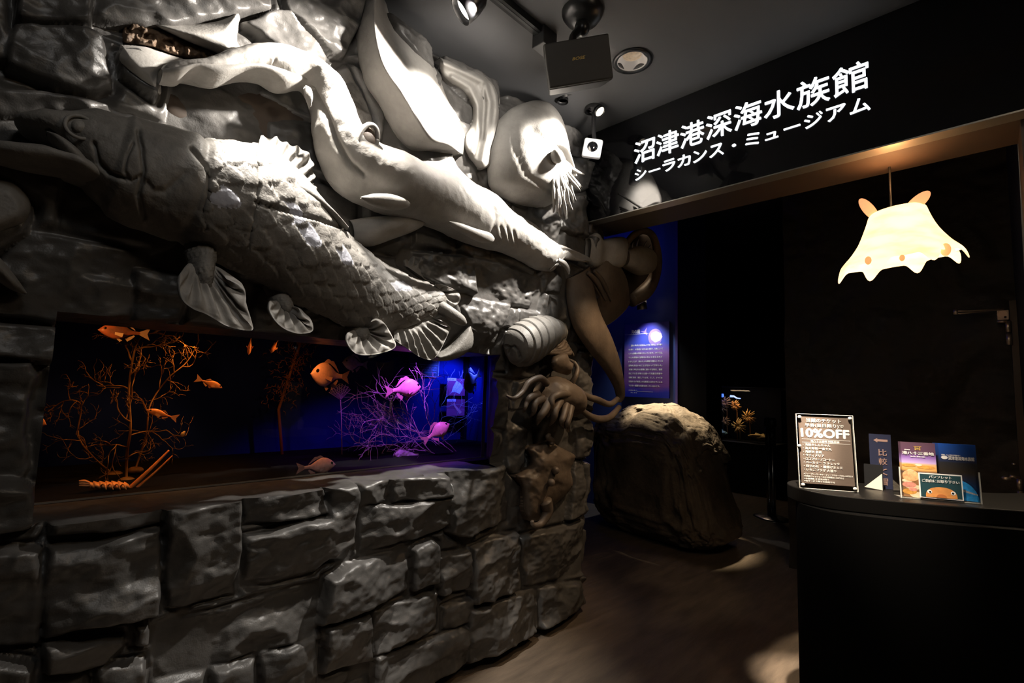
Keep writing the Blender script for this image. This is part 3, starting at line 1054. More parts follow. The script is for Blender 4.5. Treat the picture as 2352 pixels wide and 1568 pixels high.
# ---------------------------------------------------------------- bright crest left of the shark: a half open jaw
cr = thing('gaping_jaw_relief', 'bright grey jaw sculpture with a ragged brown gash at the upper left', 'sculpture', UY(430, 110, 1.72))
relief('upper_jaw', [(340, 52), (430, 56), (500, 46), (540, 26), (552, 22), (553, 40), (548, 100), (590, 110), (640, 112), (630, 140), (520, 140), (500, 124), (440, 100), (380, 72)], 1.755, 0.085, 34, M_SCULPT, cr, 3)
relief('lower_jaw', [(276, 102), (330, 106), (400, 128), (445, 140), (495, 134), (560, 120), (600, 130), (500, 165), (420, 162), (372, 172), (368, 216), (330, 195), (288, 160), (272, 135)], 1.755, 0.075, 34, M_SCULPT, cr, 3)
relief('gash', [(288, 44), (345, 56), (420, 90), (500, 124), (488, 136), (440, 134), (395, 126), (345, 108), (284, 96)], 1.76, 0.03, 14, M_BROWN, cr, 2.5,
       disp=lambda G, s: 0.016 * fbm(np.concatenate([G / 14, np.zeros(G.shape[:2] + (1,))], -1), 9, 4) * np.clip(s / 8, 0, 1))

# ---------------------------------------------------------------- broad snouted fish with a folded fin
wh = thing('deep_sea_fish_relief', 'tall smooth grey fish sculpture hanging head down below the ceiling, folded fin beside it', 'sculpture', UY(960, 200, 1.7))
P, _ = loft([(877, -14), (884, 5), (907, 62), (962, 112), (1003, 162), (1026, 222), (1054, 270), (1072, 312), (1063, 356)],
            [(834, -14), (836, 6), (822, 90), (836, 182), (878, 250), (915, 312), (945, 345), (990, 352), (1040, 360)],
            1.75, [.07, .10, .15, .18, .19, .19, .18, .14, .06], 260, 90, tent=0.85, skew=1.15)
Nn = orient(P, normals(P))
P = P + Nn * (0.004 * fbm(P * 7, 61, 3) + 0.001 * fbm(P * 45, 62, 2))[..., None]
loftobj('body', P, M_SCULPT, wh)
FOLDS = [([(1014, 142), (1060, 162), (1108, 186), (1126, 232), (1120, 300), (1108, 370)], 10, .034), ([(1130, 186), (1144, 240), (1136, 310), (1126, 350)], 6, .022),
         ([(1040, 176), (1080, 200), (1098, 240), (1098, 300), (1086, 350)], 7, .020), ([(1112, 196), (1112, 250), (1108, 320)], 5, -.014)]
relief('folded_fin', [(1010, 132), (1030, 138), (1062, 153), (1096, 160), (1126, 180), (1146, 212), (1148, 252), (1141, 305), (1129, 345), (1127, 378), (1102, 386), (1072, 352), (1066, 316), (1084, 280), (1084, 240), (1062, 208), (1032, 188), (1012, 164)],
       1.74, 0.045, 13, M_SCULPT, wh, 2.2, disp=lambda G, s_: sum(am * np.exp(-(polydist(G, np.array(pl, float)) / wd) ** 2) for pl, wd, am in FOLDS) * np.clip(s_ / 8, 0, 1))
# ---------------------------------------------------------------- nautilus
na = thing('nautilus_relief', 'round pale nautilus sculpture with fringe of tentacles at the right end of the wall', 'sculpture', UY(1210, 350, 1.7))
Lf = [(1208, 236), (1175, 248), (1150, 272), (1134, 310), (1126, 352), (1122, 394), (1130, 432), (1160, 456), (1200, 470), (1235, 476)]
Rt = [(1222, 236), (1254, 250), (1274, 282), (1283, 320), (1290, 356), (1294, 392), (1292, 424), (1284, 448), (1268, 466), (1246, 477)]
P, _ = loft(Rt, Lf, 1.73, [.03, .10, .15, .18, .19, .19, .17, .13, .08, .02], 160, 100, tent=0.15)
Nn = orient(P, normals(P))
P = P + Nn * (0.002 * fbm(P * 9, 71, 3))[..., None]
P = carve(P, Nn, [(1225, 300), (1240, 310), (1250, 330)], 14, .02)
P = carve(P, Nn, [(1176, 258), (1183, 340), (1210, 402), (1275, 446)], 5, .006)
loftobj('shell', P, M_SCULPT, na)
P, _ = loft([(1283, 299), (1294, 330), (1308, 368), (1325, 405)], [(1252, 312), (1256, 340), (1280, 352), (1318, 404)], 1.575, [.03, .06, .05, .012], 60, 30, tent=.6)
loftobj('hood', P, M_SCULPT, na)
ball('eye', 1279, 359, 1.525, 16, M_SCULPT, na, 0.9)
P, _ = loft([(1262, 352), (1285, 362), (1302, 378), (1308, 396)], [(1240, 384), (1258, 410), (1276, 420), (1292, 418)], 1.62, [.04, .07, .07, .04], 40, 24)
loftobj('head', P, M_SCULPT, na)
for k in range(24):
    f = k / 23
    x0, y0 = 1270 + 32 * f + rnd.uniform(-3, 3), 402 - 18 * f + rnd.uniform(-4, 4)
    ex = [1272, 1278, 1284, 1278, 1292, 1300, 1296, 1310, 1306, 1318, 1314, 1326, 1332, 1326, 1338, 1344][k * 2 // 3] + rnd.uniform(-5, 5)
    ey = [498, 488, 505, 470, 492, 478, 500, 486, 462, 478, 450, 468, 446, 430, 436, 412][k * 2 // 3] + rnd.uniform(-14, 6)
    V, F = pxtube([(x0, y0), (x0 * .6 + ex * .4 + rnd.uniform(-4, 4), y0 * .6 + ey * .4), (x0 * .25 + ex * .75 + rnd.uniform(-3, 3), y0 * .25 + ey * .75), (ex, ey)],
                  [1.575, 1.55 + rnd.uniform(-.01, .015), 1.575, 1.63], [4.2, 4, 3.2, 1.8], 22, 8)
    part('tentacle', V, F, M_SCULPT, na)

# ---------------------------------------------------------------- ray wing cut by the left edge
rw = thing('ray_relief', 'smooth dark ray sculpture below the coelacanth at the left edge', 'sculpture', UY(10, 560, 1.72))
relief('body', [(-60, 405), (20, 410), (58, 440), (72, 474), (62, 505), (30, 524), (-60, 540)], 1.76, 0.09, 34, M_FISHREL, rw, 4)
P, _ = loft([(-70, 555), (-10, 585), (30, 628), (62, 672)], [(-70, 620), (-15, 640), (25, 665), (58, 676)], 1.74, [.06, .07, .05, .01], 60, 26)
loftobj('wing', P, M_FISHREL, rw)

# ---------------------------------------------------------------- pillar animals
iso = thing('isopod_relief', 'ribbed giant isopod sculpture clinging to the upper pillar', 'sculpture', UY(1220, 785, 1.72))
P, _ = loft([(1163, 790), (1166, 765), (1180, 748), (1200, 736), (1222, 728), (1244, 727), (1262, 734), (1276, 752), (1280, 764)],
            [(1165, 800), (1176, 826), (1190, 838), (1206, 838), (1222, 828), (1240, 812), (1256, 796), (1274, 780), (1281, 770)], 1.74, [.03, .09, .12, .13, .135, .13, .12, .08, .03], 300, 80)
n = P.shape[0]
t = np.linspace(0, 1, n)
Nn = orient(P, normals(P))
seg = np.where((t > .18) & (t < .93), 1 - ((t - .18) / .75 * 8) % 1, 0.5)
P = P + Nn * (0.008 * seg[:, None])[..., None]
P = carve(P, Nn, [(1168, 812), (1172, 798), (1180, 795), (1190, 806), (1194, 820)], 3, .015)
loftobj('shell', P, M_FISHREL, iso)
for k in range(5):
    x = 1276 + 5 * k
    V, F = pxtube([(1268 - 6 * k, 800 + 2 * k), (x + 6, 792 + 5 * k), (x + 14, 776 + 8 * k), (x + 20, 780 + 9 * k)], [1.72, 1.70, 1.74, 1.77], [6, 5.5, 5, 3.5], 18, 7)
    part('leg', V, F, M_BROWNREL, iso)

oc = thing('octopus_relief', 'octopus sculpture with drooping arms in the middle of the pillar', 'sculpture', UY(1270, 910, 1.72))
P, _ = loft([(1248, 868), (1270, 864), (1298, 872), (1318, 892), (1326, 918), (1322, 948)], [(1222, 915), (1240, 935), (1262, 940), (1285, 945), (1305, 952), (1318, 956)], 1.75, [.05, .10, .12, .12, .09, .03], 90, 50)
Nn = orient(P, normals(P))
P = P + Nn * (0.006 * fbm(P * 14, 81, 3))[..., None]
loftobj('mantle', P, M_BROWNREL, oc)
ARMS = [([(1255, 880), (1240, 868), (1215, 878), (1200, 900), (1180, 915), (1164, 908)], [9, 8, 7, 6, 5, 2.5]),
        ([(1235, 905), (1218, 912), (1210, 925), (1205, 940), (1202, 946)], [9, 8, 6, 4, 2]),
        ([(1245, 915), (1230, 925), (1226, 945), (1220, 955)], [10, 8, 6, 2.5]),
        ([(1258, 920), (1252, 940), (1240, 958), (1234, 974)], [11, 10, 8, 3]),
        ([(1310, 905), (1285, 905), (1268, 915), (1266, 935), (1258, 955)], [9, 9, 8, 7, 3]),
        ([(1285, 920), (1276, 940), (1272, 960), (1262, 976)], [11, 9, 7, 3]),
        ([(1300, 930), (1294, 955), (1290, 970), (1296, 980)], [10, 8, 6, 3]),
        ([(1310, 935), (1306, 960), (1302, 978), (1304, 990)], [10, 8, 6, 3])]
for pts, r in ARMS:
    V, F = pxtube(pts, [1.66] + [1.63] * (len(pts) - 2) + [1.70], r, 36, 10)
    part('arm', V, F, M_BROWNREL, oc)
V, F = pxtube([(1312, 880), (1322, 864), (1326, 846), (1318, 832), (1302, 824)], [1.68, 1.66, 1.67, 1.69, 1.72], [7, 6, 5.5, 4.5, 3], 40, 10)
part('arm', V, F, M_BROWNREL, oc)
cl = thing('shell_relief', 'small curled leaf shaped shell sculpture above the octopus', 'sculpture', UY(1290, 835, 1.73))
fin('shell', [(1268, 838), (1280, 850), (1300, 856), (1312, 850)], [(1266, 828), (1282, 816), (1300, 812), (1306, 828), (1318, 838)], 1.72, 1.70, M_BROWNREL, cl, 1, 0.004, 0.03, 40, 24, 0.03)

bt = thing('batfish_relief', 'flat diamond shaped batfish sculpture with knob eyes low on the pillar', 'sculpture', UY(1260, 1100, 1.76))
relief('body', [(1262, 998), (1270, 1006), (1276, 1020), (1298, 1032), (1321, 1046), (1317, 1062), (1311, 1080), (1316, 1110), (1304, 1132), (1282, 1152), (1262, 1170), (1250, 1186), (1232, 1196), (1212, 1194), (1202, 1170), (1200, 1140), (1194, 1110), (1184, 1094), (1196, 1082), (1214, 1068), (1217, 1048), (1210, 1030), (1222, 1022), (1240, 1018), (1252, 1008)],
       1.79, 0.10, 46, M_BROWNREL, bt, 2.6, disp=lambda G, s: 0.012 * fbm(np.concatenate([G / 28, np.zeros(G.shape[:2] + (1,))], -1), 12, 3) * np.clip(s / 14, 0, 1))
ball('eye', 1276, 1080, 1.675, 9, M_BROWNREL, bt, 1.0)
ball('eye', 1266, 1108, 1.67, 9, M_BROWNREL, bt, 1.0)
V, F = pxtube([(1262, 998), (1258, 1004), (1268, 1012), (1266, 1020)], 1.70, [5, 6, 7, 6], 24, 9)
part('snout', V, F, M_BROWNREL, bt)
V, F = pxtube([(1252, 1150), (1258, 1172), (1250, 1192), (1240, 1204), (1226, 1206), (1222, 1196)], 1.70, [16, 13, 10, 8, 6, 4], 40, 12)
part('tail', V, F, M_BROWNREL, bt)

el = thing('viperfish_relief', 'fanged viperfish sculpture turning round the outer corner of the pillar', 'sculpture', UY(1400, 700, 1.74))
P, _ = loft([(1350, 610), (1362, 680), (1374, 720), (1398, 770), (1415, 820), (1426, 870), (1430, 910), (1424, 924)], [(1300, 640), (1304, 700), (1318, 752), (1350, 802), (1385, 846), (1408, 884), (1415, 905), (1416, 922)],
            [1.76, 1.73, 1.72, 1.72, 1.74, 1.77, 1.79, 1.80], [.05, .065, .065, .06, .055, .045, .035, .02], 200, 60)
loftobj('body', P, M_BROWNREL, el)
V, F = pxtube([(1326, 892), (1345, 908), (1372, 918), (1400, 928), (1418, 916)], [1.75, 1.73, 1.73, 1.75, 1.78], [5, 7, 8, 7, 6], 40, 12)
part('tail', V, F, M_BROWNREL, el)
V, F = pxtube([(1328, 930), (1344, 948), (1372, 962), (1400, 958), (1422, 935)], [1.75, 1.73, 1.73, 1.75, 1.79], [5, 7, 9, 8, 6], 40, 12)
part('tail', V, F, M_BROWNREL, el)
M_MAW = mat('dark_maw', (.03, .018, .012), .7)
# neck with gill ridges
P, _ = loft([(1372, 560), (1395, 590), (1425, 640), (1442, 690)], [(1340, 590), (1345, 640), (1352, 690), (1385, 750)], 1.80, [.09, .12, .12, .06], 80, 40)
loftobj('neck', P, M_BROWNREL, el)
for k in range(4):
    V, F = pxtube([(1350 + 14 * k, 626 - 4 * k), (1372 + 13 * k, 650), (1392 + 12 * k, 690)], 1.69 + 0.015 * k, [5, 7, 3], 30, 10)
    part('gill_ridge', V, F, M_BROWNREL, el)
P, _ = loft([(1350, 548), (1362, 536), (1378, 552), (1392, 548), (1416, 546), (1426, 560), (1440, 556)], [(1346, 600), (1360, 615), (1376, 612), (1392, 618), (1408, 620), (1424, 612), (1440, 600)], 1.74, [.03, .06, .05, .085, .095, .05, .03], 90, 40, power=3.2)
loftobj('cheek', P, M_SCULPT, el)
ring = [(1438, 560), (1455, 540), (1478, 530), (1498, 540), (1508, 570), (1510, 604), (1500, 642), (1480, 670), (1450, 690)]
V, F = pxtube(ring, [1.74, 1.71, 1.70, 1.71, 1.73, 1.75, 1.77, 1.79, 1.82], [7, 8, 8, 8, 9, 11, 14, 18, 16], 70, 18)
part('upper_jaw', V, F, M_BROWNREL, el)
relief('throat', [(1440, 560), (1462, 538), (1492, 540), (1506, 580), (1505, 625), (1485, 660), (1440, 690), (1405, 690), (1400, 640), (1420, 590)], 1.84, 0.03, 20, M_MAW, el, 4)
P, _ = loft([(1432, 575), (1450, 566), (1472, 568), (1490, 580), (1496, 592)], [(1430, 612), (1446, 622), (1470, 632), (1488, 626), (1495, 604)], 1.72, [.05, .08, .09, .07, .02], 60, 36, power=2.8)
loftobj('lower_jaw', P, M_SCULPT, el)
for (a, b) in (((1462, 568), (1468, 548)), ((1478, 572), (1486, 552)), ((1486, 578), (1496, 560)), ((1492, 590), (1502, 574)), ((1452, 568), (1455, 556)), ((1496, 602), (1504, 590))):
    V, F = pxtube([a, ((a[0] + b[0]) / 2 - 1, (a[1] + b[1]) / 2), b], 1.68, [2.2, 1.7, 0.4], 10, 7)
    part('fang', V, F, M_PALE, el)

lf = thing('fin_relief', 'smooth rounded fin sculpture right of the coelacanth tail', 'sculpture', UY(1070, 790, 1.75))
relief('fin', [(1000, 818), (1030, 800), (1060, 765), (1080, 740), (1090, 755), (1088, 790), (1070, 812), (1040, 826), (1010, 828)], 1.79, 0.05, 26, M_FISHREL, lf, 3)
# ================================================================ entrance hall: sign board, ceiling fittings
RIGHT, DOWN, FWD = CM[0], CM[1], CM[2]
UPV = np.array([0, 0, 1.0])


def onplane(px, py, O, nrm):
    d = ray(px, py)
    return EYE + d * (((np.asarray(O) - EYE) @ nrm) / (d @ nrm))


def flat(name, pts2, frame, m, parent, lift=0.0, t=0.0006, label=None):
    """thin printed shape in a frame (origin, ax, ay, n)"""
    O, ax, ay, nz = frame
    V, F = prism([tuple(p) for p in pts2], ax, ay, np.asarray(O) + np.asarray(nz) * lift, nz, t)
    return part(name, V, F, m, parent, False, label)


def rect(x0, y0, x1, y1):
    return [(x0, y0), (x1, y0), (x1, y1), (x0, y1)]


def disc(cx, cy, rx, ry=None, n=28, a0=0.0, a1=2 * math.pi):
    ry = ry or rx
    return [(cx + rx * math.cos(a0 + (a1 - a0) * k / n), cy + ry * math.sin(a0 + (a1 - a0) * k / n)) for k in range(n)]


def text_part(name, body, frame, x0, y0, wdt, hgt, m, parent, lift=0.0012, bold=0.0, extrude=0.0, label=None):
    V, F = textfit(body, x0, y0, wdt, hgt, bold, extrude)
    O, ax, ay, nz = frame
    return part(name, place2d(V, O, ax, ay, nz, lift), F, m, parent, False, label)


M_GLOSS = mat('black_gloss_panel', (0.004, 0.004, 0.005), 0.035, spec=0.55)
M_LETTER = mat('lit_letter', (0.9, 0.93, 1.0), 0.4, emit=(0.93, 0.96, 1.0), estr=1.5)
M_EDGE = mat('panel_edge', (0.30, 0.29, 0.27), 0.35, metal=0.7)
sg = thing('illuminated_sign', 'long glossy black sign board with glowing white Japanese lettering over the passage', 'sign', (2.40, 0.8, 2.65))
part('panel', *box((2.386, -1.6, 2.374), (2.455, 1.74, 2.93)), M_GLOSS, sg, False)
part('panel_edge', *box((2.383, -1.6, 2.368), (2.455, 1.74, 2.374)), M_EDGE, sg, False, 'thin metal lower edge of the board')
# letters stand on the board face, one mesh per character
XS = 2.384
zb1 = np.mean([UX(1468, 377, XS)[2], UX(1925, 221, XS)[2]])
zt1 = np.mean([UX(1496, 314, XS)[2], UX(1985, 138, XS)[2]])
yl, yr = UX(1455, 345, XS)[1], UX(1999, 180, XS)[1]
zb2 = np.mean([UX(1465, 418, XS)[2], UX(1960, 258, XS)[2]])
zt2 = np.mean([UX(1480, 388, XS)[2], UX(1985, 218, XS)[2]])
yl2, yr2 = UX(1456, 402, XS)[1], UX(2004, 240, XS)[1]


def sign_row(chars, y0, y1, z0, z1, bold, fill, small=()):
    n = len(chars)
    cw = (y0 - y1) / n
    h = z1 - z0
    for i, ch in enumerate(chars):
        V, F = textmesh(ch, 1.0, bold, 0.004 / h)
        lo, hi = V.min(0), V.max(0)
        w_, h_ = hi[0] - lo[0], hi[1] - lo[1]
        cx = y0 - (i + .5) * cw
        if ch in 'ー・':
            sx, sy, cz = cw * 0.98, h * 1.0, z0 + h * .46
        elif ch == 'ュ':
            sx, sy, cz = cw * .92, h * 1.02, z0 + h * .30
        else:
            sx, sy, cz = cw * fill / max(w_, .75), h / max(h_, .70), z0 + h * .5
        X = (V[:, 0] - (lo[0] + hi[0]) / 2) * sx
        Zv = (V[:, 1] - (lo[1] + hi[1]) / 2) * sy
        W = np.stack([XS - V[:, 2] * h, cx - X, cz + Zv], -1)
        part('letter', W, F, M_LETTER, sg, False)


sign_row('沼津港深海水族館', yl, yr, zb1, zt1, 0.006, 0.93)
sign_row('シーラカンス・ミュージアム', yl2, yr2, zb2, zt2, 0.011, 0.84)

# ---- lighting track and spots
tr = thing('lighting_track', 'black lighting track on the ceiling along the rock wall', 'track', (0.6, 1.36, 2.93))
part('rail', *box((-0.9, 1.341, 2.898), (1.50, 1.381, 2.93)), M_BLACKM, tr, False)
part('rail_slot', *box((-0.9, 1.355, 2.8965), (1.50, 1.367, 2.8985)), M_BLACK, tr, False)
bevel(part('power_feed', *box((1.485, 1.325, 2.845), (1.575, 1.395, 2.93)), M_BLACK, tr, False), .004)
M_LENS = mat('lit_lens', (1, 0.95, 0.85), 0.3, emit=(1.0, 0.93, 0.82), estr=14)
M_LENSW = mat('warm_lit_lens', (1, 0.9, 0.75), 0.3, emit=(1.0, 0.88, 0.70), estr=1.6)
M_CHAMP = mat('lamp_inner_reflector', (0.55, 0.42, 0.32), 0.25, metal=0.9)


M_SATIN = mat('satin_black_lamp', (.014, .014, .015), .3, spec=.6)


def spot_lamp(label, C, axis, rad, length, top, kind, lens, group='track spotlights along the rock wall'):
    ax = np.array(axis, float)
    ax /= np.linalg.norm(ax)
    C = np.asarray(C, float)
    t = thing('spotlight', label, 'spotlight', C, group)
    L = length
    if kind == 'bell':
        prof = [(0.001, -L * .62), (rad * .45, -L * .60), (rad * .72, -L * .45), (rad * .92, -L * .1), (rad, L * .38), (rad * .94, L * .38), (rad * .86, L * .2), (rad * .8, L * .18)]
    else:
        prof = [(0.001, -L * .5), (rad * .93, -L * .5), (rad, -L * .46), (rad, L * .28), (rad * .93, L * .29), (rad * .93, L * .33), (rad * 1.02, L * .34), (rad * 1.02, L * .5), (rad * .92, L * .5), (rad * .88, L * .44)]
    V, F = lathe(prof, C, ax, 40)
    part('housing', V, F, M_SATIN, t)
    h = prof[-1][1]
    V, F = lathe([(0.0005, h), (prof[-1][0], h + .001)], C, ax, 40)
    part('lens', V, F, lens, t)
    s = C - ax * L * .2
    V, F = tube([s, [s[0], s[1], s[2] + (top[2] - s[2]) * .5], [top[0], top[1], top[2]]], 0.009, 10)
    part('stem', V, F, M_BLACK, t)
    V, F = lathe([(.03, 0), (.03, .018), (.001, .018)], (top[0], top[1], top[2] - .018), (0, 0, 1), 24)
    part('adapter', V, F, M_BLACK, t)
    return t


c1 = UY(1078, 12, 1.32)
spot_lamp('black bell shaped spotlight at the top edge, turned away to the left', c1, -.72 * RIGHT + .64 * DOWN - .10 * FWD, 0.050, 0.115, (c1[0] + .02, 1.36, 2.90), 'bell', M_LENS)
c2 = UX(1363, 242, 2.16)
spot_lamp('slim black cylinder spotlight with bright lens beside the white camera', c2, .36 * RIGHT + .62 * DOWN - .42 * FWD, 0.031, 0.15, (c2[0], c2[1] + .02, 2.93), 'cyl', M_LENSW)
c3 = UX(1300, 205, 1.98)
spot_lamp('spotlight half hidden under the loudspeaker', c3, .25 * RIGHT + .80 * DOWN + .25 * FWD, 0.05, 0.11, (c3[0], c3[1] + .02, 2.93), 'bell', M_CHAMP)
print('LAMPS', c1.round(2), c2.round(2), c3.round(2))

# ---- loudspeaker on a ceiling bracket
Cs = UZ(1329, 143, 2.66)
ns = -(FWD * np.array([1, 1, 0]))
ns = ns / np.linalg.norm(ns) + np.array([0.05, -0.02, -0.30])
ns /= np.linalg.norm(ns)
q = [onplane(*p, Cs, ns) for p in ((1252, 100), (1404, 74), (1404, 182), (1256, 206))]
axr = (q[1] - q[0]) + (q[2] - q[3])
hw = np.linalg.norm(axr) / 4
axr /= np.linalg.norm(axr)
axr = axr - ns * (axr @ ns)
axr /= np.linalg.norm(axr)
axu = np.cross(ns, axr)
if axu[2] < 0:
    axu = -axu
hh = (np.linalg.norm(q[0] - q[3]) + np.linalg.norm(q[1] - q[2])) / 4
Cq = sum(q) / 4
sp = thing('loudspeaker', 'black box loudspeaker tilted down from a ceiling bracket', 'loudspeaker', Cq)
M_SPK = mat('speaker_black', (0.022, 0.021, 0.020), 0.45)
M_GRILLE = mat('speaker_grille', (0.020, 0.018, 0.015), 0.6, bump=[(900, 0.5)])
V, F = obox(Cq - ns * 0.075, axr, axu, ns, hw, hh, 0.068)
V = np.array(V)
V[:4] = (V[:4] - (Cq - ns * .15)) * 0.86 + (Cq - ns * .15)      # body narrows to the rear
bevel(part('cabinet', V, F, M_SPK, sp, False), .008, 3)
bevel(part('grille', *obox(Cq - ns * 0.002, axr, axu, ns, hw * .985, hh * .97, 0.008), M_GRILLE, sp, False), .006, 3)
fr_sp = (Cq + ns * .0065, axr, axu, ns)
M_GOLD = mat('gold_badge', (0.55, 0.38, 0.12), 0.35, metal=0.8, emit=(.5, .33, .1), estr=0.0)
V, F = textfit('BOSE', -0.024, -0.0055, 0.05, 0.011, 0.02)
V[:, 0] += V[:, 1] * .45
V[:, 1] += hh * .12
part('badge', place2d(V, *fr_sp), F, M_GOLD, sp, False, 'small gold maker badge')
plate = UZ(1338, 28, 2.93)
V, F = lathe([(0.001, -.05), (.035, -.048), (.07, -.035), (.085, -.012), (.088, 0.0)], plate, (0, 0, 1), 40)
part('ceiling_plate', V, F, M_BLACKM, sp)
jt = Cq - ns * .07 + axu * hh * .95
V, F = tube([plate + [0, 0, -.045], plate * .6 + jt * .4 + [0, 0, -.02], jt + [0, 0, .04], jt], [0.022, .018, .016, .02], 14, True, 30)
part('bracket_arm', V, F, M_BLACKM, sp)
V, F = ellipsoid(plate + np.array([0, 0, -.07]), (.032, .032, .036))
part('bracket_joint', V, F, M_BLACKM, sp)

# ---- recessed downlight
dl = thing('downlight', 'round recessed ceiling downlight with pale reflector beside the loudspeaker', 'downlight', UZ(1452, 138, 2.93))
Cd = UZ(1452, 140, 2.929)
V, F = lathe([(.088, -.001), (.095, -.004), (.074, -.006), (.070, -.003)], Cd, (0, 0, 1), 48)
part('trim_ring', V, F, M_BLACK, dl)
M_CONE = mat('pale_reflector', (0.72, 0.66, 0.60), 0.3, metal=0.4, emit=(1.0, .9, .8), estr=0.16)
V, F = lathe([(.071, -.004), (.06, .018), (.045, .045)], Cd, (0, 0, 1), 48)
part('reflector', V, F, M_CONE, dl)
M_LED = mat('dim_bulb', (0.6, 0.48, 0.36), 0.3, metal=.6, emit=(1.0, .72, .45), estr=0.22, col2=(.25, .2, .16), vscale=60)
V, F = lathe([(.045, .03), (.03, .026), (.0005, .024)], Cd, (0, 0, 1), 32)
part('bulb', V, F, M_LED, dl)

# ---- surveillance camera
cc = thing('surveillance_camera', 'small white box camera with black lens hanging by the sign board', 'camera', UX(1361, 337, 2.14))
Cc = UX(1361, 338, 2.14)
nc = -(FWD * np.array([1, 1, 0.0]))
nc = nc / np.linalg.norm(nc) + np.array([-.1, .05, -.10])
nc /= np.linalg.norm(nc)
qc = [onplane(*p, Cc, nc) for p in ((1343, 312), (1386, 318), (1381, 362), (1340, 352))]
ar = qc[1] - qc[0]
hwc = np.linalg.norm(ar) / 2
ar /= np.linalg.norm(ar)
au = np.cross(nc, ar)
au = au if au[2] > 0 else -au
bevel(part('body', *obox(Cc - nc * .02, ar, au, nc, hwc, hwc * .98, .022), M_WHITE, cc, False), .012, 4)
V, F = lathe([(.0005, .012), (.012, .012), (.022, .006), (.027, .001), (.029, -.001)], Cc + nc * .003 - ar * .001 + au * .003, nc, 32)
part('lens', V, F, M_GLOSS, cc)
V, F = ellipsoid(Cc + ar * hwc * .72 - au * hwc * .75 + nc * .002, (.003, .003, .003))
part('indicator', V, F, mat('indicator_led', (.5, .6, .1), .4, emit=(.7, .9, .1), estr=1.0), cc)
V, F = tube([Cc - nc * .02 + au * .03, Cc - nc * .03 + au * .06, [Cc[0] + .02, Cc[1] + .01, Cc[2] + .12], [Cc[0] + .02, Cc[1] + .01, 2.93]], 0.012, 12, True, 24)
part('mount', V, F, M_BLACK, cc)
V, F = lathe([(.045, -.02), (.05, -.005), (.05, 0)], (Cc[0] + .02, Cc[1] + .01, 2.93), (0, 0, 1), 28)
part('mount_plate', V, F, M_BLACK, cc)

# ================================================================ glowing octopus pendant lamp
XL = 2.62
lamp = thing('pendant_lamp', 'glowing warm white pendant lamp shaped like a flapjack octopus with two ear fins', 'lamp', UX(2065, 560, XL))
M_SHADE = bpy.data.materials.new('glowing_paper')
M_SHADE.use_nodes = True
nt = M_SHADE.node_tree
pb = nt.nodes['Principled BSDF']
pb.inputs['Base Color'].default_value = (0.85, 0.62, 0.40, 1)
pb.inputs['Roughness'].default_value = 0.7
tc = nt.nodes.new('ShaderNodeTexCoord')
mp = nt.nodes.new('ShaderNodeMapping')
mp.inputs['Scale'].default_value = (5, 5, 16)
ns1 = nt.nodes.new('ShaderNodeTexNoise')
ns1.inputs['Scale'].default_value = 1.6
ns1.inputs['Detail'].default_value = 6
rp = nt.nodes.new('ShaderNodeValToRGB')
rp.color_ramp.elements[0].position = 0.30
rp.color_ramp.elements[0].color = (1.0, 0.68, 0.34, 1)
rp.color_ramp.elements[1].position = 0.6
rp.color_ramp.elements[1].color = (1.0, 0.88, 0.58, 1)
nt.links.new(tc.outputs['Object'], mp.inputs['Vector'])
nt.links.new(mp.outputs['Vector'], ns1.inputs['Vector'])
nt.links.new(ns1.outputs['Fac'], rp.inputs['Fac'])
nt.links.new(rp.outputs['Color'], pb.inputs['Emission Color'])
pb.inputs['Emission Strength'].default_value = 2.0
_tl = nt.nodes.new('ShaderNodeBsdfTranslucent')
_tl.inputs[0].default_value = (1.0, 0.80, 0.55, 1)
_mx = nt.nodes.new('ShaderNodeMixShader')
_mx.inputs[0].default_value = 0.5
nt.links.new(pb.outputs[0], _mx.inputs[1])
nt.links.new(_tl.outputs[0], _mx.inputs[2])
nt.links.new(_mx.outputs[0], nt.nodes['Material Output'].inputs['Surface'])
M_EAR = mat('glowing_ear', (0.85, 0.55, 0.35), 0.7, emit=(1.0, 0.42, 0.17), estr=0.95, var=.15, vscale=10)
M_EYE = mat('shaded_paper_dimple', (0.8, 0.5, 0.3), 0.7, emit=(1.0, 0.40, 0.13), estr=1.0)
# shade: skirted body of revolution with eight arm tips, hung at XL
Lc = UX(2063, 560, XL)
k = ((Lc - EYE) @ CM[2]) / FPX
lw = CM[0] * [1, 1, 0]                # across
lw = lw / np.linalg.norm(lw)
ld = CM[2] * [1, 1, 0]                # depth
ld = ld / np.linalg.norm(ld)
NA, NV = 160, 60
prof_r = crom([[6], [40], [54], [60], [68], [80], [95], [107], [115], [118]], NV)[:, 0]
prof_z = crom([[84], [83], [76], [60], [38], [12], [-12], [-28], [-40], [-48]], NV)[:, 0]
th = np.linspace(0, 2 * np.pi, NA, endpoint=False)
vv = np.linspace(0, 1, NV)
ripple = np.cos(4 * th + 0.5) ** 2
drop = (sstep(.55, 1, vv)[:, None]) * (24 * np.clip(np.cos(8 * th + .7), 0, 1)[None] ** 1.8 - 7)
rr_ = prof_r[:, None] * (1 + 0.10 * sstep(.4, 1, vv)[:, None] * np.cos(8 * th + .7)[None])
lean = np.array([0.15, 0.10])
G = Lc + k * (rr_[..., None] * (np.cos(th)[None, :, None] * lw + 0.82 * np.sin(th)[None, :, None] * ld)
              + ((prof_z[:, None] - drop) + 0.16 * rr_ * np.cos(th)[None])[..., None] * UPV)
V = G.reshape(-1, 3)
F = grid_faces(NV, NA, True).tolist() + [list(range(NA))]
so = part('shade', V, F, M_SHADE, lamp)
md = so.modifiers.new('solid', 'SOLIDIFY')
md.thickness = 0.002
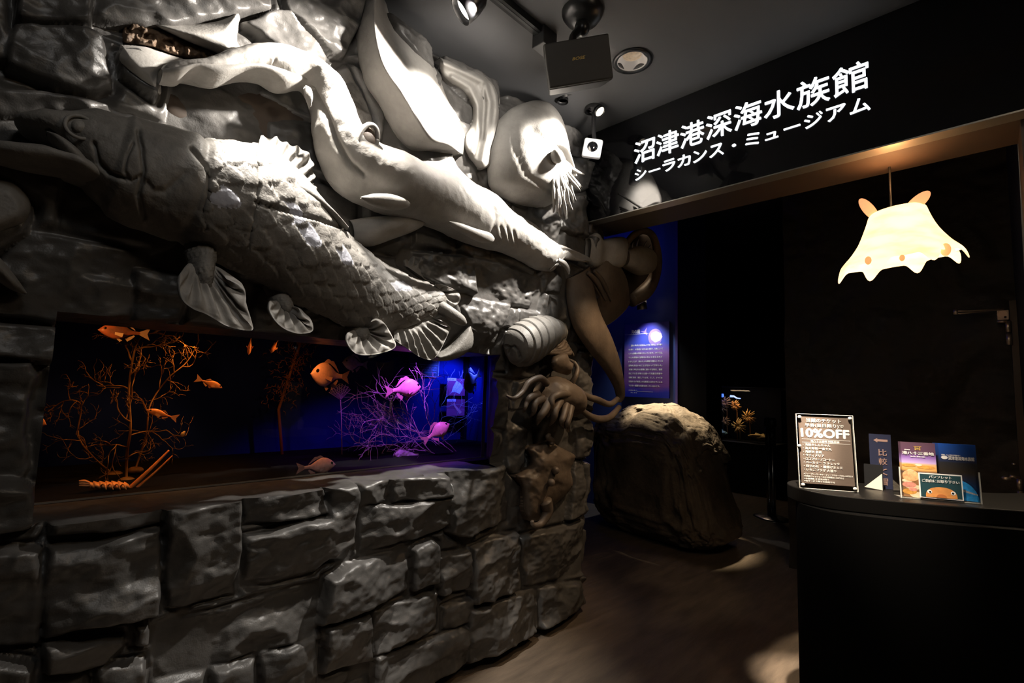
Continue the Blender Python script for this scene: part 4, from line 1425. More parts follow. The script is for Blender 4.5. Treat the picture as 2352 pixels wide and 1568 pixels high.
for a, b, rpx in (((2006, 494), (1985, 467), 15), ((2092, 478), (2122, 451), 16)):
    A_, B_ = UX(*a, XL - .02), UX(*b, XL - .02)
    c = (A_ + B_) / 2
    d = (B_ - A_)
    L = np.linalg.norm(d)
    d /= L
    side = np.cross(d, ld)
    V, F = ellipsoid(c, (rpx * k, rpx * k * .5, L * .92), [side, ld, d], 20, 24)
    part('ear_fin', V, F, M_EAR, lamp)
for (x, y, rx, ry) in ((2172, 573, 9, 14), (1994, 598, 6, 9), (2072, 592, 5, 7)):
    d = ray(x, y)
    # dimples on the camera side of the skirt
    hit = so.ray_cast if False else None
    d = ray(x, y)
    p = EYE + d * (((Lc - EYE) @ ld - 0.8 * k * 104) / (d @ ld))
    o = ellipsoid(p, (0.004, rx * k, ry * k), None, 10, 16)
    part('dimple', *o, M_EYE, lamp)
V, F = tube([UX(2047, 478, XL), UX(2047, 478, XL) * [1, 1, 0] + [0, 0, 2.8], UX(2047, 478, XL) * [1, 1, 0] + [0, 0, 3.35]], 0.004, 8)
part('cord', V, F, M_BLACK, lamp)
light('lamp_bulb', 'POINT', tuple(Lc + np.array([0, 0, .03])), 5, (1.0, 0.66, 0.34), None, 0.03)
light('lamp_uplight', 'SPOT', tuple(Lc + np.array([-.05, 0, .16])), 9.5, (1.0, 0.45, 0.16), tuple(Lc + np.array([-.17, 0, .5])), 0.03, 120, 1.0)

# ================================================================ counter and what stands on it
TZ = 0.99
M_COUNTER = mat('black_counter_laminate', (0.004, 0.0036, 0.0033), 0.42, bump=[(220, 0.15)], spec=0.35)
ct = thing('counter', 'black reception counter with rounded end at the right', 'counter', (2.6, 0.2, 0))
out = [(2.62, -0.40), (2.46, -0.075), (2.34, 0.115), (2.255, 0.285), (2.20, 0.43), (2.20, 0.50), (2.235, 0.57), (2.30, 0.625), (2.375, 0.645), (2.45, 0.63), (2.52, 0.58), (2.66, 0.34), (2.80, 0.05), (3.02, -0.12)]
oc2 = crom(np.array(out), 90)
V, F = prism([tuple(p) for p in oc2], (1, 0, 0), (0, 1, 0), (0, 0, TZ - .055), (0, 0, 1), .055)
F = [list(reversed(f)) for f in F]
bevel(part('counter_top', V, F, M_COUNTER, ct, False), .004, 2)
inn = oc2.mean(0) + (oc2 - oc2.mean(0)) * [0.93, 0.93]
pl = UZ(1833, 1156, TZ - .06)
inn = inn + (pl[:2] - inn[np.argmax((inn - oc2.mean(0)) @ (np.array([-.3, 1])))]) * 0.5
V, F = prism([tuple(p) for p in inn], (1, 0, 0), (0, 1, 0), (0, 0, 0.0), (0, 0, 1), TZ - .056)
F = [list(reversed(f)) for f in F]
part('front_panel', V, F, M_VELVET, ct, False)

M_ACRYL = glass_mat('clear_acrylic', (0.97, 0.97, 0.96), 0.02)
M_ACEDGE = mat('bright_acrylic_edge', (0.80, 0.78, 0.72), 0.15, spec=0.8, emit=(1, .95, .8), estr=0.0)
M_PRINTW = mat('white_print', (0.86, 0.85, 0.84), 0.5)
M_INK = mat('dark_brown_print', (0.15, 0.115, 0.098), 0.30, spec=0.6, bump=[(160, .15)])


def upright(pl_, pr_, back=0.0):
    """vertical frame from a left to a right foot point; normal faces the hall"""
    ax = pr_ - pl_
    L = np.linalg.norm(ax)
    ax /= L
    nz = np.cross(ax, UPV)
    if nz @ (EYE - pl_) < 0:
        nz = -nz
    ay = UPV - nz * back
    ay /= np.linalg.norm(ay)
    nz = np.cross(ax, ay)
    if nz @ (EYE - pl_) < 0:
        nz = -nz
    return (pl_, ax, ay, nz), L


# tall acrylic sign stand
P0, P1 = UZ(1836, 1120, TZ + .001), UZ(1971, 1130, TZ + .001)
fr, Wd = upright(P0, P1, 0.10)
tp = onplane(1975, 955, fr[0], fr[3])
Hh = (tp - fr[0]) @ fr[2]
st = thing('acrylic_sign_stand', 'upright acrylic stand with discount notice on the counter end', 'sign', P0)
O, ax, ay, nz = fr
for nm, x0, y0, x1, y1, t0, t1, m in (('front_sheet', 0, 0, Wd, Hh, .003, .005, M_ACRYL), ('back_sheet', 0, 0, Wd, Hh, -.005, -.003, M_ACRYL)):
    V, F = prism(rect(x0, y0, x1, y1), ax, ay, O + nz * t0, nz, t1 - t0)
    part(nm, V, F, m, st, False)
e = .0016
for x0, y0, x1, y1 in ((0, 0, e, Hh), (Wd - e, 0, Wd, Hh), (0, Hh - e, Wd, Hh), (0, 0, Wd, e)):
    V, F = prism(rect(x0, y0, x1, y1), ax, ay, O - nz * .005, nz, .0105)
    part('polished_edge', V, F, M_ACEDGE, st, False)
V, F = prism(rect(0, 0, Wd, .07), ax, -nz, O + ay * .001, ay, .003)
V = V - nz * 0.0
part('foot', V, F, M_ACRYL, st, False)
for x, y in ((.012, .014), (Wd - .012, .012), (.012, Hh - .014), (Wd - .012, Hh - .012), (.006, Hh * .56)):
    V, F = lathe([(.0065, 0), (.0065, .004), (.0005, .0045)], O + ax * x + ay * y + nz * .005, nz, 18)
    part('screw', V, F, M_ACEDGE, st)
mgn = .009
pp = flat('notice_paper', rect(mgn, .020, Wd - mgn, Hh - mgn), (O, ax, ay, nz), M_INK, st, -.001, .001)
FRS = (O, ax, ay, nz)
rows = [('当館のチケット', .16, .82, .885, .058), ('半券(当日限り)で', .13, .86, .815, .058), ('10%OFF', .05, .95, .68, .125)]
for body, x0, x1, yy, hh_ in rows:
    text_part('notice_text', body, FRS, x0 * Wd + .005, yy * Hh, (x1 - x0) * Wd - .01, hh_ * Hh, M_PRINTW, st, .0005, 0.05 if 'OFF' in body else .025)
for yy in (.655, .612):
    flat('rule', rect(.09 * Wd, yy * Hh, .93 * Wd, yy * Hh + .0012), FRS, M_PRINTW, st, .0002, .0004)
text_part('notice_text', '港八十三番地 対象店舗', FRS, .24 * Wd, .621 * Hh, .5 * Wd, .026 * Hh, M_PRINTW, st, .0005, .03)
LINES = ['・浜焼きしんちゃん', '・海天寿司 一富士丸', '・海鮮丼 佐政', '・ラティメリア', '・ロコマリーノコーヒー', '・ベーカリー ラ トレッタ', '・団子の月 ・磯揚げまる天', '・いちごプラザ 大福や']
WID = [.48, .50, .33, .36, .54, .62, .67, .56]
for i, (l, wd_) in enumerate(zip(LINES, WID)):
    text_part('notice_text', l, FRS, .10 * Wd, (.565 - .0475 * i) * Hh, wd_ * Wd, .036 * Hh, M_PRINTW, st, .0005, .02)
for i, (l, wd_) in enumerate(zip(['※ディープシーワールド・ディープクルーズは1,100円引き', '※深海魚フィッシュ・さかな体験は1,100円引き', '※お食事処 1F 丼丸は除く', '※他サービス等との併用不可'], [.84, .69, .43, .53])):
    text_part('notice_text', l, FRS, .09 * Wd, (.182 - .031 * i) * Hh, wd_ * Wd, .024 * Hh, M_PRINTW, st, .0005, .02)

# blue direction board behind it
P0, P1 = UZ(2008, 1120, TZ + .001), UZ(2052, 1124, TZ + .001)
fr, Wd = upright(P0, P1, 0.04)
O, ax, ay, nz = fr
Hh = (onplane(2040, 998, O, nz) - O) @ ay
db = thing('direction_board', 'narrow dark blue board with pink arrow behind the counter stands', 'sign', P0)
M_NAVY = mat('navy_board', (0.018, 0.022, 0.05), 0.45)
M_PINKP = mat('dusty_pink_print', (0.30, 0.19, 0.16), 0.6)
part('board', *prism(rect(-.01, 0, Wd, Hh), ax, ay, O - nz * .004, nz, .004), M_NAVY, db, False)
s = Wd
flat('arrow', [(.06 * s, .885 * Hh), (.28 * s, .925 * Hh), (.28 * s, .905 * Hh), (.82 * s, .905 * Hh), (.82 * s, .865 * Hh), (.28 * s, .865 * Hh), (.28 * s, .845 * Hh)], fr, M_PINKP, db, .0003)
for ch, yc in (('比', .655), ('較', .49), ('く', .30), ('冒', .12)):
    text_part('letter', ch, fr, .30 * s, (yc - .055) * Hh, .45 * s, .125 * Hh, M_PINKP, db, .0006, .012)
# folded card in front of it, its lit triangle painted white
P0, P1 = UZ(1986, 1121, TZ + .001), UZ(2030, 1126, TZ + .001)
fr, Wd = upright(P0, P1, 0.05)
O, ax, ay, nz = fr
Hh = (onplane(2025, 1068, O, nz) - O) @ ay
cd2 = thing('folded_card', 'small card with its lit triangle painted white on black in front of blue board', 'card', P0)
part('card', *prism(rect(0, 0, Wd, Hh), ax, ay, O - nz * .002, nz, .002), M_BLACK, cd2, False)
part('back_leaf', *prism(rect(0, 0, Wd, .002), ax, -nz, O - nz * .002, ay, .02), M_BLACK, cd2, False)
M_CREAM = mat('cream_paper', (0.80, 0.72, 0.58), 0.6, emit=(1, .85, .65), estr=0.0)
flat('lit_corner', [(.0, .06 * Hh), (.94 * Wd, 0.0), (.94 * Wd, .66 * Hh)], fr, M_CREAM, cd2, .0003)

# pamphlet holder
P0, P1 = UZ(2072, 1143, TZ + .001), UZ(2254, 1158, TZ + .001)
fr, Wd = upright(P0, P1, 0.06)
O, ax, ay, nz = fr


def at2(px, py, lift=0.0):
    p = onplane(px, py, O + nz * lift, nz)
    return np.array([(p - O) @ ax, (p - O) @ ay])


hd = thing('pamphlet_holder', 'clear acrylic pamphlet tray on the counter', 'holder', P0)
hl, hr_ = at2(2070, 1068)[1] * .95, at2(2252, 1085)[1]
part('front_wall', *prism([(0, 0), (Wd, 0), (Wd, hr_ * .38), (Wd * .93, hr_ * .55), (Wd * .8, hl * .78), (0, hl * .78)], ax, ay, O, nz, .002), M_ACRYL, hd, False)
for x0 in (-.004, Wd):
    part('end_wall', *prism([(0, 0), (.07, 0), (.07, hl), (.0, hl if x0 < 0 else hr_)], -nz, ay, O + ax * x0, ax, .004), M_ACRYL, hd, False)
    part('end_edge', *prism([(0, 0), (.003, 0), (.003, hl if x0 < 0 else hr_), (.0, hl if x0 < 0 else hr_)], -nz, ay, O + ax * x0, ax, .004), M_ACEDGE, hd, False)
part('base', *prism(rect(0, 0, Wd, .07), ax, -nz, O, ay, .003), M_ACEDGE, hd, False)
part('back_wall', *prism(rect(0, 0, Wd, at2(2150, 1022)[1]), ax, ay, O - nz * .072, nz, .002), M_ACRYL, hd, False)
fr_h = fr
M_DUSK = bpy.data.materials.new('dusk_harbour_print')
M_DUSK.use_nodes = True
nt = M_DUSK.node_tree
pb = nt.nodes['Principled BSDF']
pb.inputs['Roughness'].default_value = 0.35
tc = nt.nodes.new('ShaderNodeTexCoord')
sx = nt.nodes.new('ShaderNodeSeparateXYZ')
rp = nt.nodes.new('ShaderNodeValToRGB')
cr_ = rp.color_ramp
cr_.elements[0].position, cr_.elements[0].color = 0.0, (0.30, 0.16, 0.08, 1)
cr_.elements[1].position, cr_.elements[1].color = 1.0, (0.11, 0.06, 0.09, 1)
for pos, c in ((.36, (0.35, .17, .07)), (.46, (.10, .06, .05)), (.50, (.75, .40, .12)), (.60, (.80, .5, .25)), (.63, (.62, .45, .85)), (.72, (.30, .16, .5)), (.80, (.12, .06, .11))):
    el = cr_.elements.new(pos)
    el.color = (*c, 1)
nt.links.new(tc.outputs['Generated'], sx.inputs[0])
nt.links.new(sx.outputs['Z'], rp.inputs['Fac'])
nt.links.new(rp.outputs['Color'], pb.inputs['Base Color'])
a0, a1 = at2(2074, 1138, -.010), at2(2147, 1018, -.010)
pm = thing('pamphlet_stack', 'stack of dusk purple harbour pamphlets in the left of the holder', 'pamphlets', O + ax * a0[0])
frp = (O - nz * .010, ax, ay, nz)
V, F = prism(rect(a0[0] + .003, .006, a1[0], a1[1]), ax, ay, O - nz * .030, nz, .020)
part('cover', V, F, M_DUSK, pm, False)
W2, H2 = a1[0] - a0[0], a1[1]
text_part('title', '港八十三番地', frp, a0[0] + .05 * W2, .775 * H2, .9 * W2, .06 * H2, M_PRINTW, pm, .0008, .05)
text_part('subtitle', '海の幸と絶景の港町', frp, a0[0] + .28 * W2, .735 * H2, .42 * W2, .02 * H2, M_PRINTW, pm, .0008, .03)
text_part('subtitle', '沼津港', frp, a0[0] + .12 * W2, .85 * H2, .16 * W2, .022 * H2, M_PRINTW, pm, .0008, .04)
M_GOLDP = mat('gold_print', (.85, .55, .12), .5)
cxg, cyg = a0[0] + .50 * W2, .895 * H2
for rct in (rect(-.07, .03, .07, .036), rect(-.05, -.028, .05, -.022), rect(-.046, -.04, -.036, .036), rect(.036, -.04, .046, .036), rect(-.02, -.008, .02, .012)):
    flat('emblem', [(cxg + x * W2 * 1.6, cyg + y * H2 * .9) for x, y in rct], frp, M_GOLDP, pm, .0006, .0004)
M_FOOD = [mat('sushi_orange_print', (.85, .45, .22), .5, var=.3, vscale=90), mat('pink_fish_print', (.85, .35, .28), .5, var=.25, vscale=90), mat('cream_rice_print', (.88, .74, .52), .5, var=.15, vscale=90), mat('amber_print', (.75, .36, .08), .5, var=.3, vscale=90)]
for (x, y, rx, ry, mi) in ((.26, .40, .24, .10, 0), (.26, .46, .14, .05, 2), (.75, .42, .2, .05, 2), (.2, .24, .2, .05, 1), (.35, .20, .25, .04, 2), (.2, .12, .2, .05, 3), (.4, .07, .2, .05, 2), (.15, .31, .15, .03, 2), (.3, .16, .12, .03, 1), (.22, .585, .2, .025, 3), (.7, .565, .25, .03, 3), (.5, .60, .1, .02, 2)):
    flat('food_picture', disc(a0[0] + x * W2, y * H2, rx * W2, ry * H2), frp, M_FOOD[mi], pm, .0002 + .0001 * rnd.random(), .0003)
# blue pamphlets, a thick pack
b0, b1 = at2(2165, 1150, -.02), at2(2240, 1022, -.02)
pb2 = thing('pamphlet_stack', 'thick stack of deep blue aquarium pamphlets in the right of the holder', 'pamphlets', O + ax * b0[0])
M_BLUEG = bpy.data.materials.new('deep_sea_print')
M_BLUEG.use_nodes = True
nt = M_BLUEG.node_tree
pbn = nt.nodes['Principled BSDF']
pbn.inputs['Roughness'].default_value = 0.3
tc = nt.nodes.new('ShaderNodeTexCoord')
sx = nt.nodes.new('ShaderNodeSeparateXYZ')
rp = nt.nodes.new('ShaderNodeValToRGB')
cr_ = rp.color_ramp
cr_.elements[0].position, cr_.elements[0].color = 0.0, (0.01, 0.02, 0.07, 1)
cr_.elements[1].position, cr_.elements[1].color = 1.0, (0.02, 0.09, 0.42, 1)
for pos, c in ((.25, (.01, .03, .10)), (.5, (.035, .028, .02)), (.66, (.03, .03, .035)), (.80, (.02, .06, .24))):
    el = cr_.elements.new(pos)
    el.color = (*c, 1)
nt.links.new(tc.outputs['Generated'], sx.inputs[0])
nt.links.new(sx.outputs['Z'], rp.inputs['Fac'])
nt.links.new(rp.outputs['Color'], pbn.inputs['Base Color'])
W3, H3 = b1[0] - b0[0], b1[1]
part('pack', *prism(rect(b0[0], .006, b1[0], H3), ax, ay, O - nz * .062, nz, .042), M_BLUEG, pb2, False)
frb = (O - nz * .020, ax, ay, nz)
text_part('title', '沼津港深海水族館', frb, b0[0] + .24 * W3, .715 * H3, .70 * W3, .07 * H3, M_PRINTW, pb2, .0006, .04)
text_part('subtitle', '深海を、もっと知る不思議な旅へ', frb, b0[0] + .06 * W3, .79 * H3, .52 * W3, .022 * H3, M_PRINTW, pb2, .0006, .03)
flat('fish_mark', disc(b0[0] + .14 * W3, .755 * H3, .09 * W3, .03 * H3), frb, M_PRINTW, pb2, .0004)
M_AQUA = mat('bright_blue_print', (.03, .30, .75), .35, var=.3, vscale=60)
flat('earth_picture', disc(b0[0] + .40 * W3, .02 * H3, .58 * W3, .36 * H3, 30, 0, math.pi), frb, M_AQUA, pb2, .0003)
flat('wave_picture', [(b0[0] + .4 * W3, .2 * H3), (b0[0] + .95 * W3, .13 * H3), (b0[0] + .95 * W3, .15 * H3), (b0[0] + .5 * W3, .235 * H3)], frb, M_PRINTW, pb2, .0006, .0003)
# take-one card on the holder's front
c0, c1_, = at2(2112, 1141, .004), at2(2213, 1086, .004)
ctl, ctr, cbr, cbl = at2(2111, 1083, .004), at2(2211, 1093, .004), at2(2213, 1151, .004), at2(2111, 1140, .004)
tk = thing('take_one_card', 'small white framed teal card with orange creature face on the pamphlet holder', 'card', O + ax * c0[0])
M_TEAL = mat('teal_print', (.022, .062, .075), .4)
M_ORG = mat('orange_print', (.72, .30, .085), .5, var=.12, vscale=40)
M_ORG2 = mat('dark_orange_print', (.50, .17, .05), .5)
frc = (O + nz * .0035, ax, ay, nz)
x0, x1, y0, y1 = (ctl[0] + cbl[0]) / 2, (ctr[0] + cbr[0]) / 2, (cbl[1] + cbr[1]) / 2, (ctl[1] + ctr[1]) / 2
part('card', *prism(rect(x0, y0, x1, y1), ax, ay, O + nz * .0025, nz, .001), M_PRINTW, tk, False)
b = .004
flat('picture', rect(x0 + b, y0 + b, x1 - b, y1 - b), frc, M_TEAL, tk, .0002, .0004)
W4, H4 = x1 - x0, y1 - y0
text_part('caption', 'パンフレット', frc, x0 + .24 * W4, y0 + .80 * H4, .52 * W4, .12 * H4, M_PRINTW, tk, .0010, .03)
text_part('caption', 'ご自由にお取り下さい', frc, x0 + .07 * W4, y0 + .63 * H4, .86 * W4, .13 * H4, M_PRINTW, tk, .0010, .04)
flat('creature', [(x0 + W4 * (.5 + .36 * math.cos(a)), y0 + b + H4 * (.42 * math.sin(a) ** .7)) for a in np.linspace(0.0, math.pi, 30)], frc, M_ORG, tk, .0007, .0004)
flat('creature_mouth', [(x0 + W4 * (.5 + .12 * math.cos(a)), y0 + b + H4 * (.14 * math.sin(a) ** .8)) for a in np.linspace(0.0, math.pi, 20)], frc, M_ORG2, tk, .0011, .0004)
for ex in (.23, .77):
    flat('creature_eye', disc(x0 + ex * W4, y0 + .255 * H4, .055 * W4, .075 * H4), frc, M_PRINTW, tk, .0013, .0004)
    flat('creature_pupil', disc(x0 + (ex + (.01 if ex < .5 else -.01)) * W4, y0 + .255 * H4, .026 * W4, .036 * H4), frc, M_BLACK, tk, .0018, .0004)

# ================================================================ reception shelf to the right of the viewer, seen mirrored in the tank glass
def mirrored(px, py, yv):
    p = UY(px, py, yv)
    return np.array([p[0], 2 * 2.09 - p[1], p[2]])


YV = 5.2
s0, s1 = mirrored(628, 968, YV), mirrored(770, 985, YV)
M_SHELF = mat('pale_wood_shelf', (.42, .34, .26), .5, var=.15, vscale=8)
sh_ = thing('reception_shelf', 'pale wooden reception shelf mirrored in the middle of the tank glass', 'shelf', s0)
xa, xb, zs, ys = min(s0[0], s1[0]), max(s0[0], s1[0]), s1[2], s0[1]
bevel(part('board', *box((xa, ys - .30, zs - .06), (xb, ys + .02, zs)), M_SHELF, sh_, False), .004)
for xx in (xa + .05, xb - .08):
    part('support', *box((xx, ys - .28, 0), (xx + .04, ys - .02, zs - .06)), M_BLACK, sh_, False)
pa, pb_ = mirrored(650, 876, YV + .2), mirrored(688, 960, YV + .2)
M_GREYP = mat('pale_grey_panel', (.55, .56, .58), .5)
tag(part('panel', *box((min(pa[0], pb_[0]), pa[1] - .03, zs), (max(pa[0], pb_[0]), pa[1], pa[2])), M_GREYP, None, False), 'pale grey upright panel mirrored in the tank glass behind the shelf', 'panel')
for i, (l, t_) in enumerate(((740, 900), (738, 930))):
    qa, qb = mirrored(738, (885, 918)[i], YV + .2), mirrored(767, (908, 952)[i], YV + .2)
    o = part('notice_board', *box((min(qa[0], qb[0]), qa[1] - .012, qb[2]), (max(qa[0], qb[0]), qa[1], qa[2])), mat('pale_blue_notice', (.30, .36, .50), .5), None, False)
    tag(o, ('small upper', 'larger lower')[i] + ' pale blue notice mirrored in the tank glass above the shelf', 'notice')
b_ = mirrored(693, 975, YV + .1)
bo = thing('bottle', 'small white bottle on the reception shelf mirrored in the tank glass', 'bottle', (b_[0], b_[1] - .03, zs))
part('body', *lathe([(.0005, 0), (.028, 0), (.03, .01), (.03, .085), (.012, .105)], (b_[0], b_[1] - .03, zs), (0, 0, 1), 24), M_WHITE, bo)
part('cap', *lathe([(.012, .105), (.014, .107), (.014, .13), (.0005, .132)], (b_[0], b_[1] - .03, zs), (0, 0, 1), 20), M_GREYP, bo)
# ================================================================ the tank
GY, GB = GLASS_Y, 3.02
X0, X1, TB, TT = -0.02, 1.93, 0.93, 1.60
aq = thing('aquarium', 'wide dark aquarium behind the rock window, orange light left and violet light right', 'aquarium', (1.0, 2.5, TB))
M_TANKG = glass_mat('tank_glass', (0.96, 0.97, 1.0), 0.0, 1.0)
M_TANKB = mat('dark_blue_tank_wall', (0.003, 0.010, 0.11), 0.7, spec=0.05)
M_TANKK = mat('black_tank_wall', (0.004, 0.004, 0.006), 0.8, spec=0.05)
part('front_pane', *box((X0, GY, TB), (X1, GY + .006, TT)), M_TANKG, aq, False)
part('back_panel', *box((X0, GB - .01, TB), (2.55, GB + .02, TT)), M_TANKB, aq, False, 'dark blue back panel')
part('side_panel', *box((X0 - .02, GY + .008, TB), (X0, GB, TT)), M_TANKK, aq, False)
part('side_panel', *box((2.55, GY + .02, TB), (2.57, GB, TT)), M_TANKB, aq, False, 'blue lit end panel')
part('base', *box((X0, GY + .008, TB - .02), (2.55, GB, TB + .006)), M_TANKK, aq, False)
part('hood', *box((X0, GY + .008, TT), (2.55, GB, TT + .02)), M_TANKK, aq, False)
part('pane_rim', *box((X0, GY - .004, 0.951), (X1, GY, 0.957)), M_EDGE, aq, False, 'thin bright lower edge of the pane')
part('pane_rim', *box((0.068, GY - .004, 0.957), (0.073, GY, 1.45)), mat('dark_seal', (.05, .04, .045), .4), aq, False)
part('pane_rim', *box((1.905, GY - .003, 0.957), (1.93, GY, 1.55)), mat('violet_refraction_edge', (.06, .04, .10), .3), aq, False)  # violet showing in the side glass, put into the rim colour
part('corner_post', *box((2.52, GB - .05, TB), (2.55, GB - .01, TT)), M_TANKK, aq, False)
# tank lamps sit under the hood
def tank_lamp(label, x, y, col, e, aimx, aimy, aimz, ang):
    t = thing('tank_lamp', label, 'lamp', (x, y, TT - .02), 'lamps under the tank hood')
    part('housing', *lathe([(.001, .018), (.03, .018), (.03, -.012), (.027, -.012)], (x, y, TT - .02), (0, 0, 1), 24), M_BLACK, t)
    light('tank_light', 'SPOT', (x, y, TT - .045), e, col, (aimx, aimy, aimz), .02, ang, .6)
ORANGE, VIOLET, BLUE = (1.0, 0.36, 0.06), (0.50, 0.10, 1.0), (0.05, 0.10, 1.0)
tank_lamp('orange tank lamp over the left corals', 0.60, 2.45, ORANGE, 10, .38, 2.62, .95, 105)
tank_lamp('violet tank lamp over the right corals', 1.62, 2.20, VIOLET, 20, 1.6, 2.45, .95, 100)
tank_lamp('blue tank lamp at the rear right', 2.36, 2.72, BLUE, 24, 2.40, 3.02, 1.25, 100)
tank_lamp('orange tank lamp in the middle', 0.92, 2.22, ORANGE, 4, .85, 2.5, 1.1, 140)
tank_lamp('orange fill lamp added at the far left to brighten the fish', 0.10, 2.16, ORANGE, 3.0, .35, 2.45, 1.1, 130)  # added fill, brings out the dark fish at top left

# ---- fish: built along +x (nose at +0.5), then placed
def fish_mesh(root, mats, deep=0.40, thick=0.15, spiny=True, tailfork=0.6, eye=0.03):
    mb, mf, me_ = mats
    n, m = 60, 28
    t = np.linspace(0, 1, n)
    up = crom([[.005], [.10], [.165], [.20], [.205], [.18], [.13], [.07], [.045], [.04]], n)[:, 0] * deep / .4
    lo = crom([[.005], [.08], [.14], [.18], [.19], [.165], [.11], [.06], [.042], [.038]], n)[:, 0] * deep / .4
    th = crom([[.004], [.05], [.07], [.078], [.075], [.062], [.042], [.022], [.012], [.009]], n)[:, 0] * thick / .15
    x = 0.5 - t * 0.80
    a = np.linspace(0, 2 * np.pi, m, endpoint=False)
    c, s = np.cos(a), np.sin(a)
    Z = np.where(c[None] > 0, c[None] * up[:, None], c[None] * lo[:, None])
    V = np.stack([x[:, None] * np.ones(m), s[None] * th[:, None], Z], -1)
    # mouth notch
    F = grid_faces(n, m, True).tolist() + [list(range(m)), list(range((n - 1) * m, n * m))[::-1]]
    part('body', V.reshape(-1, 3), F, mb, root)

    def sheet(name, edge_a, edge_b, nu=16, t_=.006):
        A_, B_ = resample(np.array(edge_a), nu), resample(np.array(edge_b), nu)
        G = np.stack([A_, (A_ + B_) / 2, B_], 1)
        rip = np.sin(np.arange(nu) * 2.2) * .004
        G[:, 1:, 1] += rip[:, None]
        Vf = G.reshape(-1, 3)
        Vb = Vf + [0, t_, 0]
        F1 = grid_faces(nu, 3)
        return part(name, np.r_[Vf, Vb], np.r_[F1, F1[:, ::-1] + len(Vf)], mf, root)
    k = deep / .4
    sheet('tail_fin', [(-.28, 0, .035), (-.30, 0, 0), (-.28, 0, -.035)], [(-.50, 0, .15), (-.40 - .1 * (1 - tailfork), 0, 0), (-.50, 0, -.15)])
    if spiny:
        dz = [(.22, 0, .19 * k), (.10, 0, .28 * k), (.02, 0, .245 * k), (-.04, 0, .25 * k), (-.12, 0, .17 * k), (-.18, 0, .10 * k)]
    else:
        dz = [(.05, 0, .205 * k), (-.03, 0, .25 * k), (-.10, 0, .17 * k), (-.14, 0, .12 * k)]
    sheet('dorsal_fin', [(.25, 0, .17 * k), (.05, 0, .20 * k), (-.08, 0, .14 * k), (-.20, 0, .06 * k)] if spiny else [(.08, 0, .20 * k), (0, 0, .19 * k), (-.1, 0, .12 * k), (-.15, 0, .09 * k)], dz)
    sheet('anal_fin', [(-.02, 0, -.16 * k), (-.10, 0, -.11 * k), (-.18, 0, -.06 * k)], [(-.06, 0, -.24 * k), (-.14, 0, -.17 * k), (-.20, 0, -.09 * k)])
    for sgn in (-1, 1):
        sheet('pectoral_fin', [(.20, sgn * .075 * thick / .15, -.02), (.20, sgn * .078 * thick / .15, -.08)], [(.05, sgn * .12, -.04), (.07, sgn * .12, -.13)], 8)
        V, F = ellipsoid((.375, sgn * .050 * thick / .15, .055 * k), (eye, .016, eye), None, 10, 16)
        part('eye', V, F, me_, root)
    sheet('pelvic_fin', [(.16, 0, -.17 * k), (.10, 0, -.175 * k)], [(.08, 0, -.26 * k), (.03, 0, -.22 * k)], 8)


M_EYEF = mat('fish_eye', (.01, .01, .012), .15, spec=.8)
FM = {'rosy': (mat('rosy_fish_skin', (.85, .45, .40), .4, var=.2, vscale=9), mat('rosy_fish_fin', (.55, .28, .25), .5), M_EYEF),
      'orange': (mat('orange_fish_skin', (.80, .34, .16), .4, var=.2, vscale=9), mat('orange_fish_fin', (.75, .40, .25), .5), M_EYEF),
      'silver': (mat('silver_fish_skin', (.42, .36, .38), .35, var=.25, vscale=9), mat('silver_fish_fin', (.35, .30, .34), .5), M_EYEF),
      'boar': (mat('red_saddled_fish_skin', (.16, .12, .13), .4, col2=(.62, .17, .08), vscale=4), mat('pale_spiny_fin', (.75, .55, .45), .5), M_EYEF)}


def place_fish(name, label, nose, tail, y0, y1, kind, deep=.4, thick=.15, spiny=True, roll=0.0, group=None, eye=.03):
    A_, B_ = UY(*nose, y0), UY(*tail, y1)
    d = A_ - B_
    L = np.linalg.norm(d)
    d /= L
    root = thing(name, label, 'fish', (0, 0, 0), group)
    fish_mesh(root, FM[kind], deep, thick, spiny, eye=eye)
    zz = UPV - d * (UPV @ d)
    if np.linalg.norm(zz) < .2:
        zz = np.array([.9, 0, .2]) - d * (np.array([.9, 0, .2]) @ d)
    zz /= np.linalg.norm(zz)
    yy = np.cross(zz, d)
    if roll:
        zz = zz * math.cos(roll) + yy * math.sin(roll)
        yy = np.cross(zz, d)
    M = Matrix([list(d * L) + [0], list(yy * L) + [0], list(zz * L) + [0], [0, 0, 0, 1]]).transposed()
    M.translation = Vector(((A_ + B_) / 2).tolist())
    root.matrix_world = M
    return root


RG = 'rosy fish swimming in the tank'
place_fish('tank_fish', 'dark fish with red saddle and spiny fins at top left of the tank', (224, 757), (345, 768), 2.40, 2.42, 'boar', .36)
place_fish('tank_fish', 'small orange fish seen head down below the large grey fin', (571, 815), (578, 765), 2.45, 2.40, 'orange', .26, .14, False)
place_fish('tank_fish', 'small red orange fish diving below the smaller grey fin', (622, 811), (641, 776), 2.47, 2.40, 'orange', .26, .14, False)
place_fish('tank_fish', 'slim glowing orange fish right of the coral bush, head down right', (511, 891), (449, 868), 2.40, 2.38, 'orange', .26, .13, False)
place_fish('tank_fish', 'slim orange fish level among the coral branches', (335, 941), (409, 961), 2.42, 2.42, 'orange', .24, .13, False)
place_fish('tank_fish', 'orange fish head peeping in at the left end of the pane', (107, 975), (20, 958), 2.30, 2.34, 'orange', .46, .16)
place_fish('tank_fish', 'plump fish with orange face and violet tail in mid tank', (713, 858), (802, 866), 2.40, 2.46, 'rosy', .50, .18, True, eye=.042)
place_fish('tank_fish', 'dim violet fish behind the plump one near the pane top', (786, 832), (845, 838), 2.62, 2.66, 'silver', .44)
